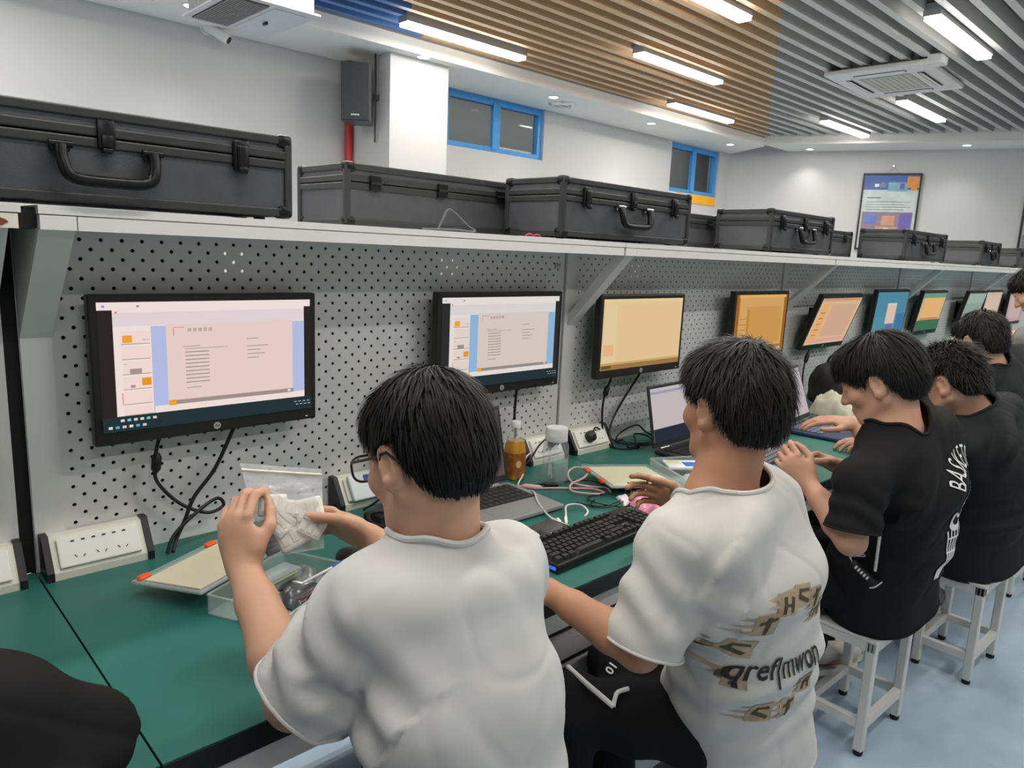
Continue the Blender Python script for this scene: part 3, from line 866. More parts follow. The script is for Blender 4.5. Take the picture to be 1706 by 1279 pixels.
S4 = [(0, 0, 1, 1, (150, 98, 40)), (0.05, 0.0, 0.97, 0.05, (222, 170, 96)), (0.06, 0.05, 0.94, 0.9, (208, 160, 98)), (0.2, 0.2, 0.9, 0.84, (200, 148, 82))] + [(0.08, 0.4 + 0.09 * k, 0.2, 0.41 + 0.09 * k, (160, 120, 70)) for k in range(5)] + [(0.22, 0.25, 0.25, 0.9, (180, 130, 66)), (0.06, 0.88, 0.94, 0.93, (170, 110, 50)), (0.06, 0.93, 0.94, 0.98, (232, 188, 150))]
monitor(3.208, 0.512, 1.18, 0.318, 1.655, 'fourth monitor, deep orange screen, right of the second boy\'s hair', S4)
S5 = [(0, 0, 1, 1, (214, 178, 140)), (0, 0, 1, 0.06, (196, 150, 120)), (0.05, 0.1, 0.24, 0.92, (222, 170, 110)), (0.28, 0.14, 0.92, 0.84, (204, 166, 140)), (0.05, 0.88, 1, 0.95, (214, 160, 150))] + [(0.08, 0.3 + 0.12 * k, 0.18, 0.32 + 0.12 * k, (150, 120, 80)) for k in range(5)]
monitor(3.96, 0.53, 1.172, 0.31, 1.63, 'fifth monitor, peach screen, its top leaning out towards the room', S5, tilt=math.radians(18),
        cables=[([(3.86, 1.69, 1.06), (3.83, 1.69, 1.0), (3.80, 1.69, 0.92), (3.79, 1.68, 0.83), (3.80, 1.66, 0.755)], 0.0045, ((3.835, 1.69, 1.005), (3.81, 1.69, 0.95)))])
S6 = [(0, 0, 1, 1, (78, 136, 158)), (0.0, 0.55, 1, 1, (84, 140, 160)), (0.36, 0.28, 0.66, 0.72, (214, 190, 170)), (0.36, 0.25, 0.66, 0.31, (210, 200, 190)), (0.4, 0.75, 0.62, 0.84, (110, 104, 150)), (0.7, 0.5, 1, 1, (66, 116, 160))]
monitor(4.89, 0.55, 1.18, 0.32, 1.665, 'sixth monitor, blue desktop with a small pale window', S6, tilt=math.radians(4))
S7 = [(0, 0, 1, 1, (196, 176, 130)), (0, 0, 1, 0.12, (110, 150, 130)), (0.12, 0.14, 0.9, 0.66, (222, 176, 118)), (0, 0.72, 1, 1, (66, 110, 84)), (0.1, 0.66, 0.9, 0.72, (196, 130, 100))]
monitor(5.66, 0.51, 1.175, 0.31, 1.665, 'seventh monitor, orange and dark green screen', S7, tilt=math.radians(9))
monitor(6.57, 0.49, 1.17, 0.31, 1.64, 'eighth monitor, grey-green screen on an extended mount', [(0, 0, 1, 1, (140, 160, 150)), (0, 0, 1, 0.3, (150, 172, 162)), (0.1, 0.6, 1, 1, (170, 156, 140))], tilt=math.radians(12))
monitor(7.20, 0.5, 1.17, 0.31, 1.66, 'ninth monitor, beige screen near the right edge', [(0, 0, 1, 1, (196, 176, 150)), (0.1, 0.1, 0.9, 0.9, (204, 184, 162))], tilt=math.radians(6))
monitor(8.02, 0.56, 1.16, 0.31, 1.66, 'tenth monitor, pinkish grey screen at the right edge of the photo', [(0, 0, 1, 1, (176, 158, 152)), (0.1, 0.1, 0.9, 0.9, (190, 170, 164))], tilt=math.radians(3),
        cables=[([(7.95, 1.69, 1.05), (7.93, 1.69, 0.98), (7.92, 1.68, 0.88), (7.92, 1.66, 0.755)], 0.006, None)])

# ------------------------------------------------------------------ black equipment cases on the shelf
def case(x0, x1, y0, y1, zt, label, front=-1, latches=True, group='black equipment cases on the shelf', hinge=False):
    """front -1: the handle side faces the room (towards -y); +1: it faces away."""
    w, d, h = x1 - x0, y1 - y0, zt - ZST - 0.006
    t = thing('equipment_case', label, 'case', ((x0 + x1) / 2, (y0 + y1) / 2, ZST + 0.006), 0 if front < 0 else math.pi, group)
    zl = h * 0.70
    b = MB(); b.rbox((0, 0, zl / 2), (w - 0.008, d - 0.008, zl - 0.004), 0.004); b.obj('body', M_CASE, t)
    b = MB(); b.rbox((0, 0, (zl + h) / 2), (w - 0.008, d - 0.008, h - zl - 0.002), 0.004); b.obj('lid', M_CASE, t)
    b = MB(); r = 0.011
    for z in (0.0 + r, zl - r * 0.9, zl + r * 0.9, h - r):
        for (sx, sy) in ((0, -1), (0, 1), (-1, 0), (1, 0)):
            if sx == 0: b.rbox((0, sy * (d / 2 - r * 0.45), z), (w - 0.01, r, 2 * r * 0.8), 0.003)
            else: b.rbox((sx * (w / 2 - r * 0.45), 0, z), (r, d - 0.01, 2 * r * 0.8), 0.003)
    for sx in (-1, 1):
        for sy in (-1, 1):
            b.rbox((sx * (w / 2 - r * 0.6), sy * (d / 2 - r * 0.6), h / 2), (2 * r * 0.8, 2 * r * 0.8, h - 0.01), 0.004)
    b.obj('edge_rails', M_CASER, t)
    for sx in (-1, 1):
        for sy in (-1, 1):
            for z in (0.012, h - 0.012):
                b = MB(); b.rbox((sx * (w / 2 - 0.014), sy * (d / 2 - 0.014), z), (0.034, 0.034, 0.027), 0.008, 2)
                b.obj('corner_cap', M_CASEH, t, smooth=True)
    yy = -d / 2 - 0.003
    if not hinge:
        for sx in (-1, 1):
            if latches:
                b = MB(); b.rbox((sx * w * 0.345, yy, zl + 0.0), (0.034, 0.012, 0.058), 0.010, 3); b.rbox((sx * w * 0.345, yy - 0.008, zl - 0.006), (0.022, 0.012, 0.05), 0.006, 3)
                b.rbox((sx * w * 0.345, yy - 0.012, zl - 0.030), (0.02, 0.008, 0.014), 0.004)
                b.obj('latch', M_CASEH, t, smooth=True)
        b = MB(); b.rbox((0, yy, zl + 0.006), (0.03, 0.009, 0.05), 0.003); b.rbox((0, yy - 0.005, zl - 0.006), (0.02, 0.008, 0.022), 0.003); b.rbox((0, yy - 0.003, zl - 0.022), (0.018, 0.01, 0.01), 0.003)
        b.obj('hasp', M_CASEH, t, smooth=True)
        hw = min(0.075, w * 0.11); hz = zl - 0.022
        for sx in (-1, 1):
            b = MB(); b.rbox((sx * hw, yy - 0.002, hz), (0.032, 0.010, 0.02), 0.004); b.cyl((sx * hw - 0.018, yy - 0.01, hz + 0.003), (sx * hw + 0.018, yy - 0.01, hz + 0.003), 0.006, 10)
            b.obj('handle_mount', M_CHROME if w < 0.8 and x0 > 1.5 else M_CASEH, t, smooth=True)
        b = MB()
        b.tube(smoothline([(-hw, yy - 0.010, hz), (-hw, yy - 0.018, hz - 0.025), (-hw * 0.82, yy - 0.022, hz - 0.052), (0, yy - 0.022, hz - 0.056), (hw * 0.82, yy - 0.022, hz - 0.052), (hw, yy - 0.018, hz - 0.025), (hw, yy - 0.010, hz)], 5), 0.0105, 10)
        b.obj('handle', M_CASEH, t, smooth=True)
    else:
        for sx in (-1, 0.0, 1):
            b = MB(); b.rbox((sx * w * 0.36, yy, zl), (0.036, 0.008, 0.04), 0.002); b.cyl((sx * w * 0.36 - 0.018, yy - 0.004, zl), (sx * w * 0.36 + 0.018, yy - 0.004, zl), 0.005, 8); b.obj('hinge', M_CASEH, t)
    b = MB()
    for sx in (-1, 1):
        for sy in (-1, 1): b.cyl((sx * (w / 2 - 0.05), sy * (d / 2 - 0.05), 0.0), (sx * (w / 2 - 0.05), sy * (d / 2 - 0.05), -0.006), 0.012, 10)
    b.obj('rubber_feet', M_RUB, t)
    return t
case(0.048, 0.762, 1.495, 1.745, 1.690, 'largest black case with a big drooping handle, at the left end of the shelf')
case(1.065, 1.72, 1.78, 2.05, 1.690, 'black case set back on the shelf showing its hinges, with a cable lying in front', hinge=True)
case(1.622, 2.296, 1.497, 1.745, 1.697, 'large black case with bright handle in front of the third monitor')
case(2.42, 3.0, 1.80, 2.07, 1.668, 'dark case in the back row, peeping out left of the fourth black case', hinge=True)
case(2.91, 3.52, 1.50, 1.76, 1.694, 'mid-size black case with grey front, just before the framed poster')
case(3.72, 4.5, 1.80, 2.07, 1.672, 'dark case in the back row, below the left poster edge', hinge=True)
case(4.50, 5.22, 1.50, 1.76, 1.692, 'black case with grey front standing below the framed poster')
case(6.03, 6.52, 1.50, 1.76, 1.690, 'small-looking black case with grey front near the right end of the shelf')
case(7.10, 7.75, 1.50, 1.76, 1.675, 'last black case on the shelf, at the right edge of the photo', hinge=True)
# cable bundle on the shelf in front of the set-back case
t = thing('cable_bundle', 'thin grey cable loop lying on the shelf before the set-back case', 'cable', (1.27, 1.52, ZST))
b = MB(); b.tube(smoothline([(-0.09, 0, 0.005), (-0.075, 0, 0.03), (-0.058, 0.0, 0.056), (-0.03, 0.0, 0.046), (0.01, 0, 0.018), (0.035, 0, 0.008), (0.02, -0.005, 0.004), (-0.03, -0.006, 0.006), (-0.09, -0.004, 0.004), (-0.14, 0.0, 0.003)], 6), 0.0028); b.obj('loop', mat('cable_grey', (96, 98, 108), 0.5), t, smooth=True)
b = MB(); b.tube(smoothline([(0.035, 0, 0.004), (0.0, 0.0, 0.01), (-0.05, 0.01, 0.006), (-0.1, 0.02, 0.004)]), 0.004); b.obj('black_lead', M_CABLE, t, smooth=True)
t = thing('red_ribbon', 'short piece of red ribbon on the shelf edge under the third case', 'ribbon', (1.50, 1.492, ZST))
b = MB(); b.tube(smoothline([(-0.03, 0, 0.003), (-0.012, 0.002, 0.008), (0.0, -0.002, 0.004), (0.018, 0.0, 0.007), (0.03, 0.0, 0.003)]), 0.002); b.obj('ribbon', mat('cord_red', (200, 60, 80), 0.5), t, smooth=True)

# ================================================================== SIGNED-DISTANCE SCULPTING (people, clothes)
F32 = np.float32
class Sdf:
    def __init__(self, lo, hi, h):
        self.lo = np.array(lo, float); self.h = h
        self.n = np.ceil((np.array(hi, float) - self.lo) / h).astype(int) + 1
        self.d = np.full(tuple(self.n), 0.5, F32)
    def block(self, lo, hi, pad):
        a = np.clip(np.floor((np.array(lo) - pad - self.lo) / self.h).astype(int), 0, self.n)
        b = np.clip(np.ceil((np.array(hi) + pad - self.lo) / self.h).astype(int) + 1, 0, self.n)
        if np.any(b <= a):
            return None
        sl = tuple(slice(int(a[i]), int(b[i])) for i in range(3))
        ax = [(self.lo[i] + self.h * np.arange(a[i], b[i])).astype(F32) for i in range(3)]
        return sl, ax[0][:, None, None], ax[1][None, :, None], ax[2][None, None, :]
    def add(self, prim, k=0.01, op='u'):
        fn, lo, hi = prim
        bl = self.block(lo, hi, k + 3 * self.h)
        if bl is None:
            return
        sl, x, y, z = bl
        nd = fn(x, y, z).astype(F32)
        old = self.d[sl]
        if op == 'u':
            if k <= 0:
                self.d[sl] = np.minimum(old, nd)
            else:
                t = np.clip(0.5 + 0.5 * (old - nd) / k, 0, 1)
                self.d[sl] = old * (1 - t) + nd * t - k * t * (1 - t)
        elif op == 's':
            nd = -nd
            kk = max(k, 1e-5)
            t = np.clip(0.5 - 0.5 * (old - nd) / kk, 0, 1)
            self.d[sl] = old * (1 - t) + nd * t + kk * t * (1 - t)
    def mesh(self, smooth=2):
        return surfnet(self.d, self.lo, self.h, smooth)

def V3(a):
    return np.array([a[0], a[1], a[2]], float)

def cone(a, b, ra, rb):
    a, b = V3(a), V3(b)
    ab = b - a
    L2 = float(ab @ ab) + 1e-12
    def fn(x, y, z):
        t = np.clip(((x - a[0]) * ab[0] + (y - a[1]) * ab[1] + (z - a[2]) * ab[2]) / L2, 0, 1)
        return np.sqrt((x - a[0] - t * ab[0]) ** 2 + (y - a[1] - t * ab[1]) ** 2 + (z - a[2] - t * ab[2]) ** 2) - (ra + (rb - ra) * t)
    m = max(ra, rb)
    return fn, np.minimum(a, b) - m, np.maximum(a, b) + m

def ell(c, r, R=None):
    c = V3(c); r = V3(r)
    M = np.eye(3) if R is None else np.array(R, float).T      # world -> local
    def fn(x, y, z):
        dx, dy, dz = x - c[0], y - c[1], z - c[2]
        q = [M[i, 0] * dx + M[i, 1] * dy + M[i, 2] * dz for i in range(3)]
        k0 = np.sqrt((q[0] / r[0]) ** 2 + (q[1] / r[1]) ** 2 + (q[2] / r[2]) ** 2)
        k1 = np.sqrt((q[0] / r[0] ** 2) ** 2 + (q[1] / r[1] ** 2) ** 2 + (q[2] / r[2] ** 2) ** 2) + 1e-9
        return k0 * (k0 - 1) / k1
    m = float(max(r))
    return fn, c - m, c + m

def rbox(c, s, rad, R=None):
    c = V3(c); s = V3(s) / 2 - rad
    M = np.eye(3) if R is None else np.array(R, float).T
    def fn(x, y, z):
        dx, dy, dz = x - c[0], y - c[1], z - c[2]
        q = [np.abs(M[i, 0] * dx + M[i, 1] * dy + M[i, 2] * dz) - s[i] for i in range(3)]
        o = np.sqrt(np.maximum(q[0], 0) ** 2 + np.maximum(q[1], 0) ** 2 + np.maximum(q[2], 0) ** 2)
        return o + np.minimum(np.maximum(np.maximum(q[0], q[1]), q[2]), 0) - rad
    m = float(np.linalg.norm(s)) + rad
    return fn, c - m, c + m

def loft(a, b, la, lb, da, db, lat, p=2.4):
    """A limb or trunk segment from a to b with elliptic section: lateral radii la, lb and depth radii da, db."""
    a, b = V3(a), V3(b)
    ab = b - a
    Ln = np.linalg.norm(ab)
    ax = ab / Ln
    lt = V3(lat); lt = lt - ax * (lt @ ax); lt /= np.linalg.norm(lt)
    dp = np.cross(ax, lt)
    rc = min(da, db) * 0.8
    def fn(x, y, z):
        dx, dy, dz = x - a[0], y - a[1], z - a[2]
        s = dx * ax[0] + dy * ax[1] + dz * ax[2]
        t = np.clip(s / Ln, 0, 1)
        t2 = t * t * (3 - 2 * t)
        u = np.abs(dx * lt[0] + dy * lt[1] + dz * lt[2]); v = np.abs(dx * dp[0] + dy * dp[1] + dz * dp[2]); w = np.abs(s - t * Ln)
        rl = la + (lb - la) * t; rd = da + (db - da) * t
        return ((u / rl) ** p + (v / rd) ** p + (w / rc) ** p) ** (1.0 / p) * np.minimum(rl, rd) - np.minimum(rl, rd)
    m = max(la, lb, da, db)
    return fn, np.minimum(a, b) - m, np.maximum(a, b) + m

def surfnet(d, lo, h, smooth=2):
    s = d < 0
    nx, ny, nz = d.shape
    cnt = np.zeros((nx - 1, ny - 1, nz - 1), np.int8)
    for i in (0, 1):
        for j in (0, 1):
            for k in (0, 1):
                cnt += s[i:nx - 1 + i, j:ny - 1 + j, k:nz - 1 + k]
    act = (cnt > 0) & (cnt < 8)
    I = np.argwhere(act)
    vid = np.full(act.shape, -1, np.int32)
    vid[act] = np.arange(len(I))
    acc = np.zeros((len(I), 3)); num = np.zeros(len(I))
    C = {}
    for i in (0, 1):
        for j in (0, 1):
            for k in (0, 1):
                C[i, j, k] = d[I[:, 0] + i, I[:, 1] + j, I[:, 2] + k].astype(float)
    for ax in range(3):
        for p in (0, 1):
            for q in (0, 1):
                c0 = [0, 0, 0]; o = [a for a in range(3) if a != ax]
                c0[o[0]] = p; c0[o[1]] = q
                c1 = list(c0); c1[ax] = 1
                v0, v1 = C[tuple(c0)], C[tuple(c1)]
                m = (v0 < 0) != (v1 < 0)
                t = np.where(m, v0 / np.where(m, v0 - v1, 1), 0)
                pt = np.tile(np.array(c0, float), (len(I), 1)); pt[:, ax] = t
                acc[m] += pt[m]; num[m] += 1
    V = lo + h * (I + acc / num[:, None])
    Q = []
    for ax in range(3):
        o = [a for a in range(3) if a != ax]
        sl0 = [slice(None)] * 3; sl1 = [slice(None)] * 3
        sl0[ax] = slice(0, -1); sl1[ax] = slice(1, None)
        for a in o:
            sl0[a] = slice(1, -1); sl1[a] = slice(1, -1)
        A, B = s[tuple(sl0)], s[tuple(sl1)]
        e = np.argwhere(A != B)
        if len(e) == 0:
            continue
        neg = A[e[:, 0], e[:, 1], e[:, 2]]
        for a in o:
            e[:, a] += 1
        def vv(p, q):
            f = e.copy(); f[:, o[0]] -= p; f[:, o[1]] -= q
            return vid[f[:, 0], f[:, 1], f[:, 2]]
        q4 = np.stack([vv(1, 1), vv(0, 1), vv(0, 0), vv(1, 0)], 1)
        flip = neg if ax != 1 else ~neg
        q4[~flip] = q4[~flip][:, ::-1]
        Q.append(q4)
    Q = np.concatenate(Q)
    Q = Q[(Q >= 0).all(1)]
    for it in range(smooth * 2):
        V = V + (0.5 if it % 2 == 0 else -0.48) * lap(V, Q)
    return V, Q

def lap(V, Q):
    S = np.zeros_like(V); N = np.zeros(len(V))
    for a in range(4):
        i, j = Q[:, a], Q[:, (a + 1) % 4]
        for c in range(3):
            S[:, c] += np.bincount(i, V[j, c], len(V)) + np.bincount(j, V[i, c], len(V))
        N += np.bincount(i, minlength=len(V)) + np.bincount(j, minlength=len(V))
    N[N == 0] = 1
    return S / N[:, None] - V

def vnormals(V, Q):
    n = np.cross(V[Q[:, 2]] - V[Q[:, 0]], V[Q[:, 3]] - V[Q[:, 1]])
    out = np.zeros_like(V)
    for a in range(4):
        for c in range(3):
            out[:, c] += np.bincount(Q[:, a], n[:, c], len(V))
    return out / (np.linalg.norm(out, axis=1, keepdims=True) + 1e-12)

def np_mesh(name, V, Q, mats, midx=None, smooth=True):
    me = bpy.data.meshes.new(name)
    k = Q.shape[1]
    me.vertices.add(len(V)); me.vertices.foreach_set('co', V.astype(F32).ravel())
    me.loops.add(Q.size); me.loops.foreach_set('vertex_index', Q.astype(np.int32).ravel())
    me.polygons.add(len(Q)); me.polygons.foreach_set('loop_start', np.arange(0, Q.size, k, dtype=np.int32))
    for m in (mats if isinstance(mats, (list, tuple)) else [mats]):
        me.materials.append(m)
    if midx is not None:
        me.polygons.foreach_set('material_index', np.asarray(midx, np.int32))
    me.polygons.foreach_set('use_smooth', np.full(len(Q), smooth))
    me.update(calc_edges=True)
    me.validate()
    return me

def clip_mesh(V, Q, field):
    """Cut openings cleanly: keeps where field(V) < 0, splitting the polygons along the zero line; returns verts, faces."""
    f = field(V)
    T = np.concatenate([Q[:, [0, 1, 2]], Q[:, [0, 2, 3]]])
    g = f[T]
    ins = (g < 0).sum(1)
    keepT = T[ins == 3]
    mix = T[(ins == 1) | (ins == 2)]
    Vn = [tuple(v) for v in V]
    cache = {}
    def cutp(a, b):
        k = (a, b) if a < b else (b, a)
        if k not in cache:
            t = f[k[0]] / (f[k[0]] - f[k[1]])
            t = min(max(t, 0.02), 0.98)
            cache[k] = len(Vn)
            Vn.append(tuple(V[k[0]] + (V[k[1]] - V[k[0]]) * t))
        return cache[k]
    extra = []
    for t in mix.tolist():
        poly = []
        for q in range(3):
            a, b = t[q], t[(q + 1) % 3]
            if f[a] < 0: poly.append(a)
            if (f[a] < 0) != (f[b] < 0): poly.append(cutp(a, b))
        for q in range(1, len(poly) - 1): extra.append((poly[0], poly[q], poly[q + 1]))
    F = np.concatenate([keepT, np.array(extra, int).reshape(-1, 3)])
    Vn = np.array(Vn)
    # largest connected piece only
    lab = np.arange(len(Vn))
    for _ in range(400):
        m = lab[F].min(1)
        new = lab.copy()
        for q in range(3): np.minimum.at(new, F[:, q], m)
        new = new[new]
        if (new == lab).all(): break
        lab = new
    ids, cn = np.unique(lab[F[:, 0]], return_counts=True)
    F = F[lab[F[:, 0]] == ids[cn.argmax()]]
    used = np.unique(F); rm = np.full(len(Vn), -1); rm[used] = np.arange(len(used))
    return Vn[used], rm[F]

def boundary_loops(me):
    bm = bmesh.new(); bm.from_mesh(me)
    adj = {}
    for e in bm.edges:
        if len(e.link_faces) == 1:
            a, b = e.verts[0].index, e.verts[1].index
            adj.setdefault(a, []).append(b); adj.setdefault(b, []).append(a)
    co = [v.co.copy() for v in bm.verts]
    bm.free()
    loops = []; used = set()
    for s in adj:
        if s in used: continue
        lp = [s]; used.add(s); cur = s
        while True:
            nx = [q for q in adj[cur] if q not in used]
            if not nx: break
            cur = nx[0]; used.add(cur); lp.append(cur)
        if len(lp) > 8:
            loops.append([co[i] for i in lp])
    return loops

# ================================================================== PEOPLE
def skin_mat(name, col, red):
    m = mat(name, col, 0.5, var=0.05, scale=14, bump=0.06, bscale=260, spec=0.35)
    b = m.node_tree.nodes['Principled BSDF']
    b.inputs['Subsurface Weight'].default_value = 0.08
    b.inputs['Subsurface Radius'].default_value = (0.01, 0.004, 0.002)
    return m
M_HAIR = mat('black_hair', (20, 19, 19), 0.55, var=0.2, scale=60, spec=0.28)
M_HAIR2 = mat('dark_brown_hair', (27, 24, 23), 0.55, var=0.2, scale=60, spec=0.28)
M_EYE = mat('eye_white', (225, 222, 216), 0.2)
M_IRIS = mat('eye_iris', (30, 20, 16), 0.15)

def cloth_mat(name, col, rough=0.85, var=0.03):
    return mat(name, col, rough, var=var, scale=7, bump=0.06, bscale=900, spec=0.15)

def rotm(h, pitch, roll=0.0):
    """Head axes: h = heading (degrees, + towards +x), pitch down, roll to the right; columns = right, forward, up."""
    return (Matrix.Rotation(-math.radians(h), 3, 'Z') @ Matrix.Rotation(-math.radians(pitch), 3, 'X') @ Matrix.Rotation(math.radians(roll), 3, 'Y'))

def add_head(S, c, R, s=1.0, skin_detail=True):
    c = Vector(c)
    W = lambda x, y, z: c + R @ (Vector((x, y, z)) * s)
    e = lambda x, y, z, a, b, d, k=0.012, op='u', rot=None: S.add(ell(W(x, y, z), (a * s, b * s, d * s), R if rot is None else R @ rot), k * s, op)
    e(0, -0.014, 0.028, 0.074, 0.094, 0.086)
    e(0, 0.030, -0.035, 0.060, 0.060, 0.076, 0.03)
    e(0, 0.050, -0.085, 0.036, 0.036, 0.030, 0.03)
    for sx in (-1, 1):
        S.add(cone(W(sx * 0.058, -0.005, -0.055), W(sx * 0.026, 0.060, -0.098), 0.016 * s, 0.016 * s), 0.025 * s)
        e(sx * 0.040, 0.060, -0.028, 0.024, 0.022, 0.022, 0.02)
        e(sx * 0.030, 0.090, 0.000, 0.017, 0.013, 0.011, 0.010, 's')
        e(sx * 0.0305, 0.0765, 0.000, 0.0165, 0.013, 0.012, 0.004)
        # ear: rim, bowl, lobe
        rot = Matrix.Rotation(sx * math.radians(-24), 3, 'Z') @ Matrix.Rotation(math.radians(-10), 3, 'X')
        e(sx * 0.078, -0.006, -0.012, 0.009, 0.019, 0.032, 0.008, 'u', rot)
        e(sx * 0.0855, -0.001, -0.009, 0.007, 0.0115, 0.021, 0.004, 's', rot)
        e(sx * 0.0775, 0.006, -0.016, 0.006, 0.006, 0.009, 0.006, 'u', rot)
        e(sx * 0.078, 0.002, -0.038, 0.0075, 0.009, 0.010, 0.008, 'u', rot)
    e(0, 0.078, 0.018, 0.050, 0.016, 0.010, 0.012)
    S.add(cone(W(0, 0.088, 0.004), W(0, 0.106, -0.034), 0.007 * s, 0.011 * s), 0.010 * s)
    for sx in (-1, 1):
        e(sx * 0.012, 0.096, -0.037, 0.008, 0.009, 0.007, 0.006)
    e(0, 0.086, -0.062, 0.022, 0.010, 0.006, 0.007); e(0, 0.084, -0.072, 0.019, 0.010, 0.006, 0.006)
    e(0, 0.098, -0.067, 0.02, 0.006, 0.0016, 0.002, 's')
    return W

def add_hand(S, wrist, fdir, ndir, side, curl, thumb=(0.5, 0.6), spread=0.10, s=1.0):
    """fdir: towards the fingers; ndir: out of the palm side; side: +1/-1 picks where the thumb is. curl: four values (radians per joint)."""
    f = Vector(fdir).normalized(); n = Vector(ndir); n = (n - f * n.dot(f)).normalized(); t = f.cross(n).normalized() * side
    w = Vector(wrist)
    Rm = Matrix((t, f, n)).transposed()
    S.add(ell(w + f * 0.048 * s, (0.040 * s, 0.052 * s, 0.0155 * s), Rm), 0.012)
    S.add(ell(w + f * 0.015 * s, (0.028 * s, 0.03 * s, 0.018 * s), Rm), 0.016)
    S.add(ell(w + f * 0.036 * s + t * 0.024 * s + n * 0.008 * s, (0.016 * s, 0.028 * s, 0.014 * s), Rm), 0.012)
    lens = [(0.042, 0.026, 0.021), (0.046, 0.029, 0.022), (0.043, 0.027, 0.021), (0.034, 0.021, 0.019)]
    offs = [0.029, 0.010, -0.009, -0.027]
    for q in range(4):
        p = w + f * (0.088 - 0.004 * abs(q - 1)) * s + t * offs[q] * s
        ang = 0.0
        d0 = (f + t * spread * (1.5 - q) * 0.7).normalized()
        r = 0.0092 if q < 3 else 0.008
        for j in range(3):
            ang += curl[q] * (0.8 if j == 0 else 1.0)
            d = (d0 * math.cos(ang) + n * math.sin(ang)).normalized()
            p2 = p + d * lens[q][j] * s
            S.add(cone(p, p2, (r - 0.0007 * j) * s, (r - 0.0007 * (j + 1)) * s), 0.004)
            p = p2
    # thumb leaves the side of the palm near its base
    p = w + f * 0.030 * s + t * 0.030 * s + n * 0.006 * s
    d = (t * (0.75 - 0.3 * thumb[0]) + f * 0.75 + n * 0.55 * thumb[0]).normalized()
    p2 = p + d * 0.040 * s
    S.add(cone(p, p2, 0.0125 * s, 0.0108 * s), 0.010)
    d = (t * (0.35 - 0.5 * thumb[1]) + f * 0.85 + n * 0.55 * thumb[1]).normalized()
    p3 = p2 + d * 0.030 * s
    S.add(cone(p2, p3, 0.0105 * s, 0.0098 * s), 0.004)
    d = (t * (0.15 - 0.5 * thumb[1]) + f * 0.95 + n * 0.4 * thumb[1]).normalized()
    S.add(cone(p3, p3 + d * 0.024 * s, 0.0098 * s, 0.0078 * s), 0.004)

def noise3(P, seed, wl, n=7):
    r = np.random.default_rng(seed)
    o = np.zeros(len(P))
    for i in range(n):
        k = r.normal(size=3); k /= np.linalg.norm(k)
        o += np.sin(P @ k * (2 * np.pi / (wl * r.uniform(0.7, 1.5))) + r.uniform(0, 6.28))
    return o / n ** 0.5

def tri_sample(S, P):
    """Trilinear value and gradient of a distance grid."""
    g = (P - S.lo) / S.h
    n = S.n - 2
    i = np.clip(np.floor(g).astype(int), 0, n)
    t = np.clip(g - i, 0, 1)
    c = lambda a, b, d: S.d[i[:, 0] + a, i[:, 1] + b, i[:, 2] + d].astype(float)
    x, y, z = t[:, 0], t[:, 1], t[:, 2]
    c00 = c(0, 0, 0) * (1 - x) + c(1, 0, 0) * x; c10 = c(0, 1, 0) * (1 - x) + c(1, 1, 0) * x
    c01 = c(0, 0, 1) * (1 - x) + c(1, 0, 1) * x; c11 = c(0, 1, 1) * (1 - x) + c(1, 1, 1) * x
    v = (c00 * (1 - y) + c10 * y) * (1 - z) + (c01 * (1 - y) + c11 * y) * z
    gx = ((c(1, 0, 0) - c(0, 0, 0)) * (1 - y) + (c(1, 1, 0) - c(0, 1, 0)) * y) * (1 - z) + ((c(1, 0, 1) - c(0, 0, 1)) * (1 - y) + (c(1, 1, 1) - c(0, 1, 1)) * y) * z
    gy = (c10 - c00) * (1 - z) + (c11 - c01) * z
    gz = (c01 * (1 - y) + c11 * y) - (c00 * (1 - y) + c10 * y)
    G = np.stack([gx, gy, gz], 1)
    return v, G / (np.linalg.norm(G, axis=1, keepdims=True) + 1e-9)

def hair_low(p, st):
    """Lowest height (head space) hair may reach at a place around the head."""
    y = p[:, 1]; ax = np.abs(p[:, 0])
    side = np.interp(y, [-0.12, -0.085, -0.055, -0.03, -0.018, 0.016, 0.03, 0.055, 0.075, 0.12],
                     [-0.078, -0.074, -0.066, -0.030, 0.014, 0.016, -0.008, 0.006, 0.026, 0.030])
    side = side + np.interp(y, [-0.1, -0.03, 0.0, 0.06, 0.1], [st.get('nape', 0.0), st.get('nape', 0.0) * 0.5, st.get('ear', 0.0), st.get('brow', 0.0), st.get('brow', 0.0)])
    return side

